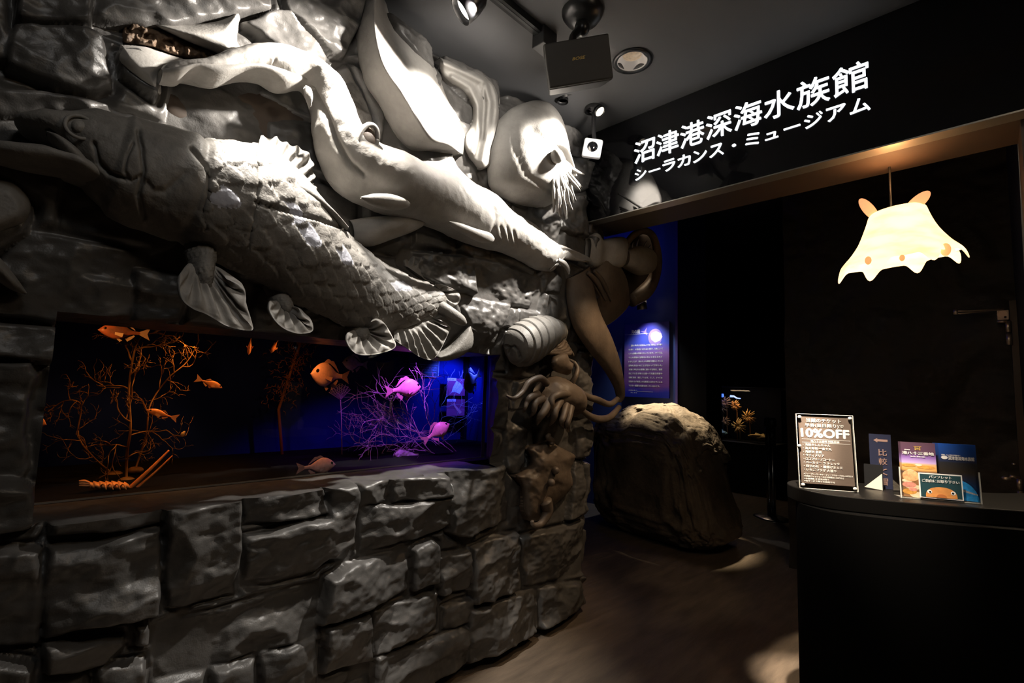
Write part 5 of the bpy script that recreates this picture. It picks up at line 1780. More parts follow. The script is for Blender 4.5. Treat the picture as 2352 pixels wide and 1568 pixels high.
place_fish('tank_fish', 'magenta fish swimming right above the violet corals', (967, 888), (884, 899), 2.36, 2.36, 'rosy', .44, .18, True, eye=.04)
place_fish('tank_fish', 'bright pink fish nosing up right over violet coral branches', (1033, 973), (970, 1014), 2.34, 2.38, 'rosy', .44, .2, True, .2, eye=.04)
place_fish('tank_fish', 'pinkish fish resting low by the bottom rim of the pane', (771, 1066), (680, 1076), 2.20, 2.22, 'rosy', .40, .18, eye=.04)
place_fish('tank_fish', 'blue lit angular fish in the top right corner of the tank', (1066, 892), (1103, 856), 2.70, 2.78, 'silver', .62, .14)

# ---- gorgonian corals
def coral(name, label, m, base, y, dirs, r0, seed, depth=5, seglen=26, spread=.5, parent_extra=None, fan=0.05):
    rg = random.Random(seed)
    bp = UY(*base, y)
    kk = np.linalg.norm(bp - EYE) / FPX
    parts = []

    def grow(p, ang, yy, r, L, dep):
        pts = [(p[0], p[1], yy)]
        n = rg.randint(4, 6)
        a = ang
        for i in range(n):
            a += rg.uniform(-.45, .45)
            q = pts[-1]
            pts.append((q[0] + math.cos(a) * L / n, q[1] - math.sin(a) * L / n, q[2] + rg.uniform(-fan, fan) * .25))
        W = np.array([UY(q[0], q[1], q[2]) for q in pts])
        rr = np.linspace(r, r * .72, len(W)) * kk
        parts.append(tube(W, rr, 5, True, len(W) * 2))
        if dep > 0:
            kids = rg.choice((2, 2, 3))
            for c in range(kids):
                at = pts[-1] if c < 2 else pts[len(pts) // 2]
                sgn = (-1, 1, rg.choice((-1, 1)))[c]
                grow(at[:2], a + sgn * rg.uniform(.15, spread) * (1.0 if c < 2 else 1.6), at[2], r * .74, L * rg.uniform(.66, .95), dep - 1)

    for (ang, L, dp_, ox, oy) in dirs:
        grow((base[0] + ox, base[1] + oy), math.radians(ang), y, r0, L, dp_)
    V, F = join(*parts)
    t = thing(name, label, 'coral', bp)
    part('branches', V, F, m, t)
    V, F = ellipsoid(bp, (.035, .03, .018))
    part('holdfast', V, F, m, t)
    return t


def tree_coral(name, label, m, trunk, y, seed, L0, r0, every=1, depth=3, lo=25, hi=70, fan=.08):
    rg = random.Random(seed)
    bp = UY(*trunk[0], y)
    kk = ((bp - EYE) @ CM[2]) / FPX
    parts = []

    def grow(p, ang, yy, r, L, dep):
        pts = [(p[0], p[1], yy)]
        a = ang
        n = rg.randint(5, 7)
        for i in range(n):
            a += rg.uniform(-.42, .42) + .05 * math.sin(ang)
            q = pts[-1]
            pts.append((q[0] + math.cos(a) * L / n, q[1] - math.sin(a) * L / n, q[2] + rg.uniform(-fan, fan) * .3))
        W = np.array([UY(*q) for q in pts])
        parts.append(tube(W, np.linspace(r, r * .5, len(W)) * kk, 5, True, len(W) * 2))
        if dep > 0:
            for c in range(rg.choice((2, 3, 3))):
                q = pts[rg.randint(1, len(pts) - 1)]
                grow(q[:2], a + rg.choice((-1, 1)) * rg.uniform(.35, .95), q[2], r * .66, L * rg.uniform(.45, .75), dep - 1)

    T = crom(np.array(trunk, float), 40)
    W = np.array([UY(p[0], p[1], y + .02 * math.sin(i * .4)) for i, p in enumerate(T)])
    parts.append(tube(W, np.linspace(r0, r0 * .45, 40) * kk, 6, True))
    sgn = 1
    for i in range(5, 39, 3):
        d = T[min(i + 1, 39)] - T[i - 1]
        ta = math.atan2(-d[1], d[0])
        sgn = -sgn
        grow(T[i], ta + sgn * math.radians(rg.uniform(lo, hi)), W[i][1], r0 * .6, L0 * rg.uniform(.6, 1.15) * (1 - .35 * i / 40), depth)
    V, F = join(*parts)
    t = thing(name, label, 'coral', bp)
    part('branches', V, F, m, t)
    part('holdfast', *ellipsoid(bp, (.03, .025, .016)), m, t)
    return t


M_COR = mat('amber_coral', (.15, .075, .022), .6, var=.2, vscale=20)
M_CORV = mat('pale_coral', (.42, .30, .38), .6, var=.2, vscale=20)
tree_coral('gorgonian_coral', 'tall bare branching orange coral at the left of the tank', M_COR, [(290, 1104), (292, 1040), (300, 980), (296, 900), (304, 830), (318, 780), (345, 752)], 2.50, 4, 92, 3.2, depth=3)
tree_coral('gorgonian_coral', 'sparse orange coral arching left behind the tall one', M_COR, [(262, 1090), (215, 1050), (180, 1000), (186, 930), (150, 920), (110, 945)], 2.66, 9, 62, 2.0, depth=2)
tree_coral('gorgonian_coral', 'sparse orange coral reaching right behind the tall one', M_COR, [(310, 1080), (335, 1000), (345, 930), (385, 870), (430, 830), (458, 780)], 2.60, 13, 66, 2.2, depth=2)
coral('gorgonian_coral', 'low violet lit coral fanning left from its root at the right', M_CORV, (1062, 1051), 2.46, [(167, 80, 4, 0, 0), (154, 80, 4, 0, 0), (142, 75, 4, 0, 0), (173, 95, 4, -10, 0)], 1.3, 5, 4, spread=.42, fan=.08)
coral('gorgonian_coral', 'dim violet coral twigs at the back right of the tank', M_CORV, (930, 1056), 2.80, [(70, 70, 4, 0, 0), (100, 60, 4, 0, 0), (50, 70, 4, 20, 0), (130, 60, 4, -10, 0)], 1.0, 8, 3, spread=.6, fan=.08)
coral('gorgonian_coral', 'small dark purple coral tangle near the tank floor', M_CORV, (860, 1062), 2.62, [(90, 40, 4, 0, 0), (60, 40, 4, 10, 0), (120, 40, 4, -10, 0)], 1.0, 15, 4, spread=.9, fan=.08)

# sea fan and brown coral thicket
sf = thing('sea_fan', 'small violet net shaped sea fan below the plump fish', 'coral', UY(782, 915, 2.7))
prt = []
for i in range(9):
    a = math.radians(40 + 14 * i)
    pts = [UY(782 + 6 * math.cos(a) * t_ * 5, 918 - 7.5 * math.sin(a) * t_ * 5, 2.7 + .004 * math.sin(i + 3 * t_)) for t_ in np.linspace(0.05, 1, 8)]
    prt.append(tube(pts, .0016, 5))
for rr_k in np.linspace(.25, .95, 8):
    pts = [UY(782 + 30 * math.cos(a) * rr_k, 918 - 37 * math.sin(a) * rr_k * (1 + .05 * math.sin(9 * a)), 2.7) for a in np.linspace(math.radians(40), math.radians(152), 20)]
    prt.append(tube(pts, .0013, 4))
part('net', *join(*prt), M_CORV, sf)
part('stalk', *tube([UY(782, 918, 2.7), UY(784, 960, 2.7), UY(786, 1060, 2.7)], .003, 6), M_CORV, sf)
bt2 = thing('bushy_coral', 'dark brown fuzzy coral hanging at the back of the tank', 'coral', UY(670, 830, 2.86))
prt = []
for i in range(220):
    f = rnd.random()
    x, y = 690 - 45 * f + rnd.gauss(0, 22), 775 + 150 * f + rnd.gauss(0, 12)
    a = rnd.uniform(0, 6.28)
    prt.append(tube([UY(x, y, 2.86), UY(x + 6 * math.cos(a), y + 6 * math.sin(a), 2.84), UY(x + 11 * math.cos(a + .6), y + 11 * math.sin(a + .6), 2.85)], .0016, 4))
part('fuzz', *join(*prt), mat('brown_coral', (.20, .07, .02), .7), bt2)
part('stem', *tube([UY(700, 760, 2.88), UY(672, 840, 2.88), UY(640, 940, 2.88), UY(650, 1070, 2.88)], .008, 8), MATS['brown_coral'], bt2)

# spiny lobster on the floor
lb = thing('spiny_lobster', 'orange spiny lobster on the tank floor with two raised feelers', 'lobster', UY(240, 1118, 2.30))
M_LOB = mat('lobster_shell', (.80, .36, .12), .4, var=.4, vscale=26, bump=[(60, .4)])
LY = 2.30
P, _ = loft([(296, 1110), (275, 1106), (250, 1106), (225, 1106), (205, 1107)], [(298, 1122), (276, 1124), (250, 1123), (225, 1122), (206, 1121)], LY, [.02, .03, .032, .03, .02], 90, 26, back=1.0)
n = P.shape[0]
t = np.linspace(0, 1, n)
P[..., 2] += (((t * 7) % 1)[:, None] - .5) * .006
loftobj('body', P, M_LOB, lb)
for dy in (-5, 0, 5):
    P, _ = loft([(208, 1109 + dy * .5), (195, 1106 + dy), (181, 1108 + dy)], [(208, 1115 + dy * .5), (195, 1113 + dy), (182, 1111 + dy)], LY, [.01, .008, .004], 20, 10)
    loftobj('tail_plate', P, M_LOB, lb)
M_FEEL = mat('feeler_orange', (.85, .30, .06), .45)
for a, b_, r in (((298, 1120), (388, 1034), 4.6), ((314, 1120), (396, 1046), 3.0)):
    V, F = pxtube([a, ((a[0] + b_[0]) / 2 + 1, (a[1] + b_[1]) / 2 + 1), b_], [LY, LY, LY + .02], [r, r * .8, r * .4], 24, 10)
    part('feeler', V, F, M_FEEL, lb)
for kx in (230, 246, 262, 276):
    V, F = pxtube([(kx, 1116), (kx + 8, 1112), (kx + 14, 1124)], [LY - .02, LY - .06, LY - .07], [2.0, 1.6, 1.0], 14, 6)
    part('leg', V, F, M_LOB, lb)
sn = thing('sea_snail', 'tiny cream snail on a coral twig', 'snail', UY(421, 995, 2.52))
part('shell', *lathe([(.0005, .012), (.005, .008), (.0045, .006), (.0085, 0), (.007, -.003), (.008, -.007), (.0005, -.012)], UY(421, 995, 2.52), (.4, -.2, .9), 18), mat('cream_shell', (.85, .62, .32), .4), sn)
rb = thing('tank_rock', 'violet lit stone between the corals on the tank floor', 'rock', UY(922, 1052, 2.5))
V, F = ellipsoid(UY(925, 1056, 2.50), (.075, .05, .05), None, 30, 44)
V = np.asarray(V)
V = V + (V - V.mean(0)) * fbm(V * 28, 3, 3)[:, None] * .45
part('stone', V, F, mat('pale_stone', (.45, .40, .42), .7, var=.3, vscale=30), rb)

# printed boards in the blue light
M_BRD = mat('blue_black_board', (.012, .014, .05), .4)
M_BTXT = mat('violet_white_print', (.55, .5, .8), .5)
ib = thing('information_board', 'dark blue information board at the top of the back panel', 'board', UY(975, 840, GB - .03))
fri = (UY(938, 863, GB - .03), np.array([1, 0, 0.0]), UPV, np.array([0, -1, 0.0]))
Wd = (UY(1007, 868, GB - .03) - fri[0])[0]
part('board', *prism(rect(0, 0, Wd, .30), fri[1], fri[2], fri[0] + [0, .004, 0], fri[3], .004), M_BRD, ib, False)
for (x0, y0, x1, y1) in ((0, 0, Wd, .003), (Wd - .003, 0, Wd, .3), (.01, .088, Wd - .015, .09)):
    flat('rule', rect(x0, y0, x1, y1), fri, M_BTXT, ib, .0003)
for i, l in enumerate(['駿河湾の深海には、様々な生き物が暮らしています。', '水深二百メートルより深い海は光が届かず、', 'そこに暮らす生き物たちの姿はとても個性的', 'です。']):
    text_part('board_text', l, fri, .012, .064 - .018 * i, (Wd - .03) * (1 if i < 3 else .12), .011, M_BTXT, ib, .0006)
for yy in (.115, .15):
    text_part('board_text', '深海の魚', fri, Wd * .72, yy, Wd * .2, .009, M_BTXT, ib, .0006)
frk = None
for lab, tl, br, lb1, kind in (('upper photo card with pale fish on maroon, by the tank corner', (1026, 870), (1069, 908), '深海魚', 0), ('lower photo card with pink shrimp, by the tank corner', (1025, 917), (1068, 955), '深海えび', 1)):
    yk = 2.94
    A_, B_ = UY(tl[0], br[1], yk), UY(br[0], tl[1], yk)
    c = thing('photo_card', lab, 'card', A_, 'photo cards on the back panel')
    frk = (A_, np.array([1, 0, 0.0]), UPV, np.array([0, -1, 0.0]))
    Wd, Hh = B_[0] - A_[0], B_[2] - A_[2]
    part('card', *prism(rect(0, 0, Wd, Hh), frk[1], frk[2], A_ + [0, .003, 0], frk[3], .003), mat('maroon_card', (.30, .03, .10), .5), c, False)
    flat('name_tag', rect(.0, Hh * .86, Wd * .48, Hh * 1.02), frk, mat('pink_tag', (.85, .55, .70), .5), c, .0006)
    text_part('tag_text', lb1, frk, Wd * .12, Hh * .90, Wd * .25, Hh * .07, M_BRD, c, .0013)
    if kind == 0:
        flat('fish_picture', [(.25 * Wd, .2 * Hh), (.32 * Wd, .5 * Hh), (.5 * Wd, .88 * Hh), (.75 * Wd, .7 * Hh), (.88 * Wd, .5 * Hh), (.8 * Wd, .3 * Hh), (.7 * Wd, .1 * Hh), (.5 * Wd, .2 * Hh)], frk, mat('pale_violet_print', (.62, .50, .80), .5, var=.2, vscale=60), c, .0010)
    else:
        flat('ground_picture', rect(0, 0, Wd, .42 * Hh), frk, mat('plum_print', (.45, .06, .16), .5), c, .0005)
        flat('shrimp_picture', [(.0, .85 * Hh), (.3 * Wd, .68 * Hh), (.42 * Wd, .86 * Hh), (.45 * Wd, .66 * Hh), (.85 * Wd, .22 * Hh), (.72 * Wd, .10 * Hh), (.66 * Wd, .2 * Hh), (.36 * Wd, .62 * Hh)], frk, mat('pink_shrimp_print', (.90, .25, .28), .5), c, .0010)
# ================================================================ the exhibition room beyond
M_BLUEW = mat('blue_painted_wall', (0.035, 0.060, 0.20), 0.55)
struct('wall_blue', *box((5.03, 2.43, 0), (5.2, 5.4, 3.35)), M_BLUEW, 'deep blue wall behind the poster', 'wall')
struct('trim_1', *box((4.99, 2.405, 0), (5.2, 2.43, 3.35)), mat('violet_trim', (.08, .06, .22), .35), 'narrow violet lit trim on the edge of the blue wall', 'trim')
struct('wall_pier', *box((5.0, 2.10, 0), (5.4, 2.40, 3.35)), M_VELVET, 'black pier right of the blue wall', 'wall')
light('blue_wash', 'AREA', (4.3, 3.3, 3.2), 1.6, (0.03, 0.08, 1.0), (5.0, 2.7, 1.8), .4)

# poster
XP = 5.0
po = thing('poster', 'tall violet blue text poster about the sea floor on the blue wall', 'poster', UX(1487, 826, XP))
tl, tr_, br, bl = UX(1435, 746, XP), UX(1537, 737, XP), UX(1538, 914, XP), UX(1435, 911, XP)
W5, H5 = tl[1] - tr_[1], ((tl[2] + tr_[2]) - (bl[2] + br[2])) / 2
frp = (np.array([XP, tl[1], (bl[2] + br[2]) / 2]), np.array([0, -1, 0.0]), UPV, np.array([-1, 0, 0.0]))
M_POST = bpy.data.materials.new('violet_sea_print')
M_POST.use_nodes = True
nt = M_POST.node_tree
pb = nt.nodes['Principled BSDF']
pb.inputs['Roughness'].default_value = .45
tc = nt.nodes.new('ShaderNodeTexCoord')
sx = nt.nodes.new('ShaderNodeSeparateXYZ')
rp = nt.nodes.new('ShaderNodeValToRGB')
cr_ = rp.color_ramp
cr_.elements[0].position, cr_.elements[0].color = 0.0, (0.01, 0.02, 0.28, 1)
cr_.elements[1].position, cr_.elements[1].color = 1.0, (0.03, 0.02, 0.22, 1)
for pos, c in ((.07, (.02, .025, .30)), (.16, (.14, .05, .22)), (.4, (.13, .05, .16)), (.58, (.22, .10, .28)), (.72, (.05, .07, .40))):
    el = cr_.elements.new(pos)
    el.color = (*c, 1)
nz_ = nt.nodes.new('ShaderNodeTexNoise')
nz_.inputs['Scale'].default_value = 3
ma = nt.nodes.new('ShaderNodeMath')
ma.operation = 'MULTIPLY_ADD'
ma.inputs[1].default_value = .16
mb_ = nt.nodes.new('ShaderNodeMath')
mb_.operation = 'SUBTRACT'
mb_.inputs[1].default_value = .08
nt.links.new(tc.outputs['Generated'], sx.inputs[0])
nt.links.new(tc.outputs['Generated'], nz_.inputs['Vector'])
nt.links.new(nz_.outputs['Fac'], ma.inputs[0])
nt.links.new(sx.outputs['Z'], ma.inputs[2])
nt.links.new(ma.outputs[0], mb_.inputs[0])
nt.links.new(mb_.outputs[0], rp.inputs['Fac'])
nt.links.new(rp.outputs['Color'], pb.inputs['Base Color'])
part('panel', *prism(rect(0, 0, W5, H5), frp[1], frp[2], frp[0] - frp[3] * .025, frp[3], .025), M_POST, po, False)
M_PTXT = mat('cream_print', (.86, .80, .74), .5)
text_part('title', '海の底', frp, .16 * W5, .865 * H5, .20 * W5, .055 * H5, M_PTXT, po, .001, .03)
flat('rule', rect(.0, .855 * H5, .55 * W5, .859 * H5), frp, M_PTXT, po, .0006)
PT = [('深海と呼ばれる水深200mより深い場所は、光の届か', .15, .86), ('ない暗く、水温も低く水圧も高い世界で、生物にとって', .10, .87), ('とても過酷な環境となっています。かつては、', .10, .87), ('そんな環境に生物はいないと考えられて', .10, .86),
      ('いましたが、実はそんな環境で暮らしている', .10, .87), ('生物も沢山いることが分かってきました。', .10, .86), ('深海と呼ばれる環境に暮らす生物は、普段', .11, .86), ('目にする生き物とは違って特異な形態や', .11, .86),
      ('生態に進化、適応しています。そして、すべての', .11, .86), ('生物たちが地球上の生態系には欠かすことの', .11, .86), ('できない重要な役割を持っているのです。', .11, .81)]
for i, (l, a_, b_) in enumerate(PT):
    text_part('body_text', l, frp, a_ * W5, (.688 - .0548 * i) * H5, (b_ - a_) * W5, .026 * H5, M_PTXT, po, .001, .02)
text_part('credit', '文 深海に親しむ', frp, .11 * W5, .082 * H5, .2 * W5, .016 * H5, M_PTXT, po, .001)
flat('rule', rect(.3 * W5, .074 * H5, .66 * W5, .0765 * H5), frp, M_PTXT, po, .0006)
text_part('credit', 'No. 012', frp, .16 * W5, .052 * H5, .14 * W5, .013 * H5, M_PTXT, po, .001)
M_JEL = mat('pale_jelly_print', (.62, .50, .66), .5)
M_JEL2 = mat('lilac_jelly_print', (.26, .16, .42), .5)
flat('jellyfish_picture', disc(.70 * W5, .80 * H5, .15 * W5, .115 * H5), frp, M_JEL2, po, .0003)
flat('jellyfish_picture', [(.62 * W5, .86 * H5), (.72 * W5, .88 * H5), (.83 * W5, .85 * H5), (.86 * W5, .80 * H5), (.80 * W5, .75 * H5), (.70 * W5, .73 * H5), (.62 * W5, .77 * H5), (.60 * W5, .82 * H5)], frp, M_JEL, po, .0007)
flat('tail_picture', [(.36 * W5, .895 * H5), (.46 * W5, .89 * H5), (.52 * W5, .94 * H5), (.50 * W5, .89 * H5), (.53 * W5, .83 * H5), (.45 * W5, .87 * H5)], frp, M_JEL2, po, .0005)

# spotlight over the poster
cp = UX(1474, 700, 4.80)
pl_ = thing('poster_spotlight', 'small black spotlight shining down on the poster', 'spotlight', cp)
dirp = np.array([.16, -.02, -.98])
V, F = lathe([(.001, -.09), (.05, -.09), (.055, .05), (.045, .05), (.043, .04)], cp, dirp, 28)
part('housing', V, F, M_BLACK, pl_)
V, F = lathe([(.0005, .041), (.043, .042)], cp, dirp, 28)
part('lens', V, F, M_LENSW, pl_)
part('stem', *tube([cp - dirp * .05, cp + [0, 0, .3], [cp[0], cp[1], 3.35]], .012, 8), M_BLACK, pl_)
light('poster_light', 'SPOT', tuple(cp + dirp * .07), 34, (.78, .87, 1.0), (4.98, cp[1], 1.62), .03, 92, 1.0)

# display rock with lit top
M_CRAG = mat('craggy_rock', (.11, .085, .06), .8, var=.35, vscale=5, bump=[(8, .5), (30, .6)])
rk = thing('display_rock', 'large craggy rock below the poster with brightly lit top', 'rock', (4.4, 2.1, 0))


def boulder(c, r, seed, amp=.22, nu=110, nv=170, flat_top=None):
    V, F = ellipsoid((0, 0, 0), (1, 1, 1), None, nu, nv)
    S = V.copy()
    V = np.sign(S) * np.abs(S) ** .72
    nse = fbm(S * 1.7, seed, 5, .55)
    V = V * (1 + amp * nse)[:, None]
    V = V * np.array(r) + np.array(c)
    V += S * (np.abs(fbm(S * 5, seed + 9, 4)) * .05)[:, None]
    return V, F


V, F = ellipsoid((0, 0, 0), (1, 1, 1), None, 150, 220)
S = V.copy()
V = np.sign(S) * np.abs(S) ** .42                      # blocky
V = V / np.maximum(1, np.linalg.norm(V[:, :2], axis=1) ** .9)[:, None] if False else V
nse = fbm(S * 2.0, 17, 5, .55)
V = V * (1 + np.array([.10, .10, 0]) * nse[:, None])
yy = 2.32 + V[:, 1] * .66
xx = 4.50 + V[:, 0] * .46 + .12 * (yy - 2.2)
top = np.interp(yy, [1.55, 1.70, 1.77, 1.85, 2.0, 2.09, 2.26, 2.54, 2.75, 3.1], [.80, .93, .98, 1.07, 1.15, 1.20, 1.255, 1.215, 1.195, 1.18])
h = (V[:, 2] + 1) / 2
zz = h * top + sstep(.6, 1, h) * (.05 * fbm(np.stack([xx * 5, yy * 5, xx * 0], -1), 5, 5) - .10 * sstep(4.55, 4.05, xx) - .02)
pinch = 1 - .22 * sstep(.1, .75, h) * sstep(2.4, 1.7, yy)
yy = 2.3 + (yy - 2.3) * pinch
xx = xx + .16 * (1 - h) * 0 + .05 * np.abs(fbm(np.stack([xx * 6, yy * 6, zz * 6], -1), 8, 4))
part('boulder', np.stack([np.minimum(xx, 4.975), yy, np.clip(zz, 0, None)], -1), F, M_CRAG, rk)
light('rock_light', 'SPOT', (4.92, 2.72, 3.2), 1500, (1.0, .80, .52), (4.62, 2.36, 1.2), .03, 25, .7)

# far tank with feather stars
XF = 7.2
ft = thing('feather_star_tank', 'distant dark tank with glowing blue strips and feather stars', 'aquarium', UX(1690, 955, XF))
A_, B_ = UX(1612, 1006, XF), UX(1758, 900, XF)
part('back_panel', *box((XF + .5, B_[1] - .05, A_[2]), (XF + .52, A_[1] + .1, B_[2] + .05)), M_TANKK, ft, False)
part('cabinet', *box((XF, B_[1] - .1, 0), (XF + .55, A_[1] + .1, A_[2] - .01)), M_DARKWALL, ft, False)
part('front_pane', *box((XF - .012, B_[1] - .02, A_[2]), (XF - .006, A_[1] + .02, B_[2] + .04)), M_TANKG, ft, False)
part('hood', *box((XF, B_[1] - .1, B_[2] + .06), (XF + .55, A_[1] + .1, B_[2] + .2)), M_DARKWALL, ft, False)
part('side_panel', *box((XF, A_[1] + .02, A_[2]), (XF + .5, A_[1] + .04, B_[2] + .06)), M_TANKK, ft, False)
M_BSTRIP = mat('blue_glow_strip', (.1, .2, 1), .4, emit=(.05, .14, 1.0), estr=2.2)
M_BSTRIP2 = mat('pale_blue_glow_strip', (.3, .4, 1), .4, emit=(.22, .36, 1.0), estr=1.5)
for poly, m in (([(1641, 905), (1660, 904), (1661, 910), (1659, 912), (1641, 912)], M_BSTRIP), ([(1677, 907), (1684, 908), (1692, 913), (1700, 914), (1699, 916), (1691, 915), (1686, 912), (1676, 912)], M_BSTRIP2)):
    pts = [UX(*p, XF + .08) for p in poly]
    V = np.r_[pts, np.array(pts) + [.03, 0, 0]]
    n = len(pts)
    F = [list(range(n)), list(range(n, 2 * n))[::-1]] + [[i, (i + 1) % n, (i + 1) % n + n, i + n] for i in range(n)]
    part('light_strip', V, F, m, ft, False)
ss = [('feather_star', 'white blue feather star at the left of the far tank', (1642, 932), 17, (.55, .6, .75)), ('feather_star', 'brown feather star below the right blue strip', (1667, 924), 13, (.35, .22, .15)),
      ('feather_star', 'bright orange feather star curled in the far tank', (1690, 931), 11, (.9, .42, .10)), ('feather_star', 'amber feather star spread at the right of the far tank', (1720, 957), 15, (.75, .40, .10)),
      ('feather_star', 'large yellow feather star low in the far tank', (1697, 978), 17, (.85, .55, .18)), ('feather_star', 'dim tan feather star left of the yellow one', (1668, 967), 9, (.32, .2, .12)),
      ('feather_star', 'dim grey feather star beside the white one', (1658, 935), 14, (.12, .12, .14))]
kk = np.linalg.norm(UX(1690, 955, XF + .2) - EYE) / FPX
for si, (nm, lab, c, rpx, col) in enumerate(ss):
    C = UX(*c, XF + .2)
    t = thing(nm, lab, 'feather star', C, 'feather stars in the far tank')
    m = mat('feather_star_' + 'abcdefg'[si], col, .6)
    rg = random.Random(si)
    pr = []
    for i in range(22):
        a = i / 22 * 6.283 + rg.uniform(-.1, .1)
        L = rpx * kk * rg.uniform(.75, 1.1)
        cu = rg.uniform(-.35, .35)
        pts = [C + np.array([-.05 * s_ * (1 - s_) * 4 * rg.uniform(.5, 1), -math.cos(a + cu * s_) * L * s_, math.sin(a + cu * s_) * L * s_]) for s_ in np.linspace(.05, 1, 7)]
        pr.append(tube(pts, np.linspace(.011, .004, 7), 5))
    part('arms', *join(*pr), m, t)
    part('disc', *ellipsoid(C, (.02, .024, .024)), m, t)
    part('stalk', *tube([C, C + [.04, 0, -.1], [C[0] + .05, C[1], A_[2]]], .007, 6), m, t)
for lab, c, rpx, col in (('blue lit lump of coral rock in the far tank', (1651, 993), (13, 8), (.25, .45, .6)), ('ochre sponge rock at the right of the far tank', (1745, 1003), (16, 6), (.50, .33, .10)), ('pale blue frond at the left edge of the far tank', (1615, 957), (4, 7), (.2, .5, .75))):
    C = UX(*c, XF + .14)
    t = thing('tank_rock', lab, 'rock', C)
    V, F = ellipsoid((0, 0, 0), (1, 1, 1), None, 24, 34)
    V = V * (1 + .45 * fbm(V * 2.2, 5, 4))[:, None] * np.array([.06, rpx[0] * kk, rpx[1] * kk]) + C
    part('lump', V, F, mat(lab.split()[0] + '_lump', col, .7, var=.4, vscale=22), t)
light('far_tank_light', 'AREA', (XF + .06, float(UX(1700, 955, XF)[1]), float(B_[2]) + .04), 2.2, (1.0, .72, .42), (XF + .2, float(UX(1700, 955, XF)[1]), 1.0), .25)
light('far_tank_light', 'SPOT', (XF + .05, float(UX(1640, 925, XF)[1]), float(B_[2]) + .03), 3.0, (.45, .6, 1.0), (XF + .2, float(UX(1646, 945, XF)[1]), float(A_[2])), .02, 70, .6)

# barrier posts
for i, (lab, base, neck) in enumerate((('belt barrier post standing left of its twin', (1768, 1187), 1043), ('belt barrier post standing right of its twin', (1777, 1191), 1023))):
    b_ = UZ(*base, 0.0)
    b_[2] = 0
    t = thing('barrier_post', lab + ', chrome with black top', 'post', b_, 'belt barrier posts by the far tank')
    d = ray(base[0], neck)
    zn = CAMH + d[2] / np.linalg.norm(d[:2]) * np.linalg.norm(b_[:2])
    part('base_plate', *lathe([(.0005, .022), (.05, .022), (.15, .012), (.17, .002), (.17, 0)], b_, (0, 0, 1), 36), M_CHROME, t)
    part('pole', *tube([b_ + [0, 0, .015], b_ + [0, 0, zn * .5], [b_[0], b_[1], zn]], .026, 18), M_CHROME, t)
    part('sleeve', *tube([[b_[0], b_[1], zn - .005], [b_[0], b_[1], 1.0]], .034, 18), M_BLACK, t)
    part('belt_head', *lathe([(.034, 0), (.045, .01), (.045, .09), (.03, .105), (.0005, .108)], (b_[0], b_[1], 1.0), (0, 0, 1), 24), M_BLACK, t)

# back wall, door with closer and hinges at the right
XW = 4.5
V, F = None, None
gy, gz = np.meshgrid(np.linspace(-.13, 1.22, 90), np.linspace(0, 3.35, 200), indexing='ij')
gx = XW - .05 * np.abs(fbm(np.stack([gy * 2.2, gz * 2.2, gz * 0], -1), 77, 5))
V = np.stack([gx, gy, gz], -1).reshape(-1, 3)
M_DKROCK = mat('dark_rock_wall', (.020, .015, .012), .7, bump=[(10, .4)])
struct('wall_back', np.r_[V], grid_faces(90, 200), M_DKROCK, 'dark rough rock wall behind the counter', 'wall', True)
struct('wall_back_side', *box((4.5, 1.19, 0), (5.0, 1.22, 3.35)), M_DARKWALL, 'black return of the rock wall', 'wall')
XD = 4.36
M_DOORF = mat('dark_brown_door_frame', (.045, .030, .022), .5)
a_, b_ = UX(2317, 690, XD), UX(2331, 690, XD)
DOOR = struct('door_1', *box((XD, -.128, 0), (XD + .10, float(a_[1]), float(a_[2]))), M_DOORF, 'edge of a dark brown door at the right', 'door')
M_COPPER = mat('satin_metal', (.75, .62, .52), .35, metal=.85)
M_CLOSER = mat('pale_metal_paint', (.80, .64, .54), .45, metal=.1)
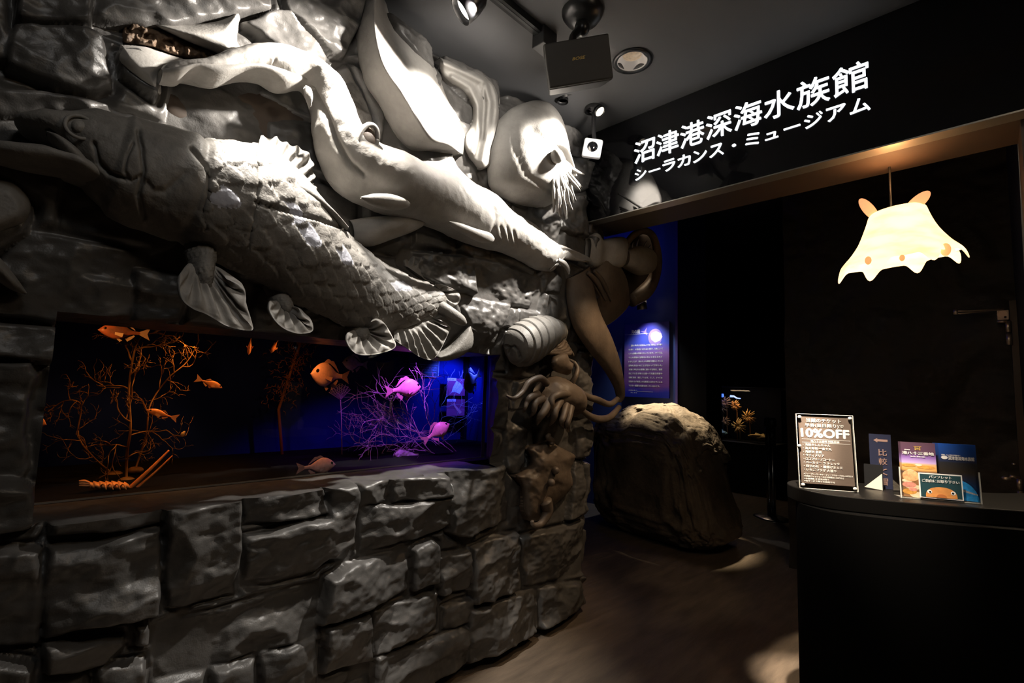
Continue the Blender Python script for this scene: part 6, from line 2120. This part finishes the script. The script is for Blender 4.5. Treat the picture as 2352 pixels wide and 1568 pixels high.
dc = thing('door_closer', 'pale metal door closer box with long folded arm at the right door', 'door closer', UX(2300, 720, XD - .02))
q0, q1 = UX(2291, 735, XD - .03), UX(2317, 711, XD - .03)
bevel(part('box', *box((XD - .03, float(q1[1]), float(q0[2])), (XD + .02, float(q0[1]), float(q1[2]))), M_CLOSER, dc, False), .004)
part('valve_ring', *lathe([(.022, 0), (.026, .003), (.026, 0)], UX(2303, 722, XD - .03), (-1, 0, 0), 24), M_COPPER, dc)
part('screw', *lathe([(.006, 0), (.006, .003), (.0005, .0035)], UX(2309, 728, XD - .03), (-1, 0, 0), 12), M_BLACKM, dc)
part('arm', *tube([UX(2290, 711, XD - .02), UX(2205, 720, XD - .10), UX(2195, 719, XD - .10)], .0055, 8), M_COPPER, dc)
part('arm', *tube([UX(2306, 710, XD - .02), UX(2262, 712, XD - .05), UX(2210, 714, XD - .10), UX(2195, 714, XD - .10)], .006, 8), M_COPPER, dc)
part('elbow_pin', *tube([UX(2195, 710, XD - .10), UX(2195, 722, XD - .10)], .012, 12), M_COPPER, dc)
part('spindle', *tube([UX(2302, 736, XD - .01), UX(2302, 741, XD - .01)], .024, 14), M_COPPER, dc)
hg = [('upper satin metal hinge of the right door', (2312, 737), (2317, 764), (2320, 792)), ('lower satin metal hinge of the right door', (2341, 1098), (2343, 1126), (2346, 1154))]
for lab, p0, p1, p2 in hg:
    t = DOOR
    W = [UX(*p, XD - .01) for p in (p0, p1, p2)]
    yy = W[1][1]
    for s0, s1 in ((W[0], W[1] + [0, 0, .003]), (W[1] - [0, 0, .003], W[2])):
        HG = part('door_hinge', *tube([[XD - .012, yy, s0[2]], [XD - .012, yy, s1[2]]], .014, 16), M_COPPER, t)
lv = DOOR
part('lever', *tube([UX(2319, 1093, XD - .05), UX(2330, 1095, XD - .05), UX(2342, 1097, XD - .02)], .008, 10), M_COPPER, lv)
part('knob', *ellipsoid(UX(2311, 1098, XD - .05), (.016, .022, .014)), M_COPPER, lv)
part('latch', *tube([UX(2324, 1065, XD - .02), UX(2334, 1066, XD - .02)], .007, 8), M_COPPER, lv)
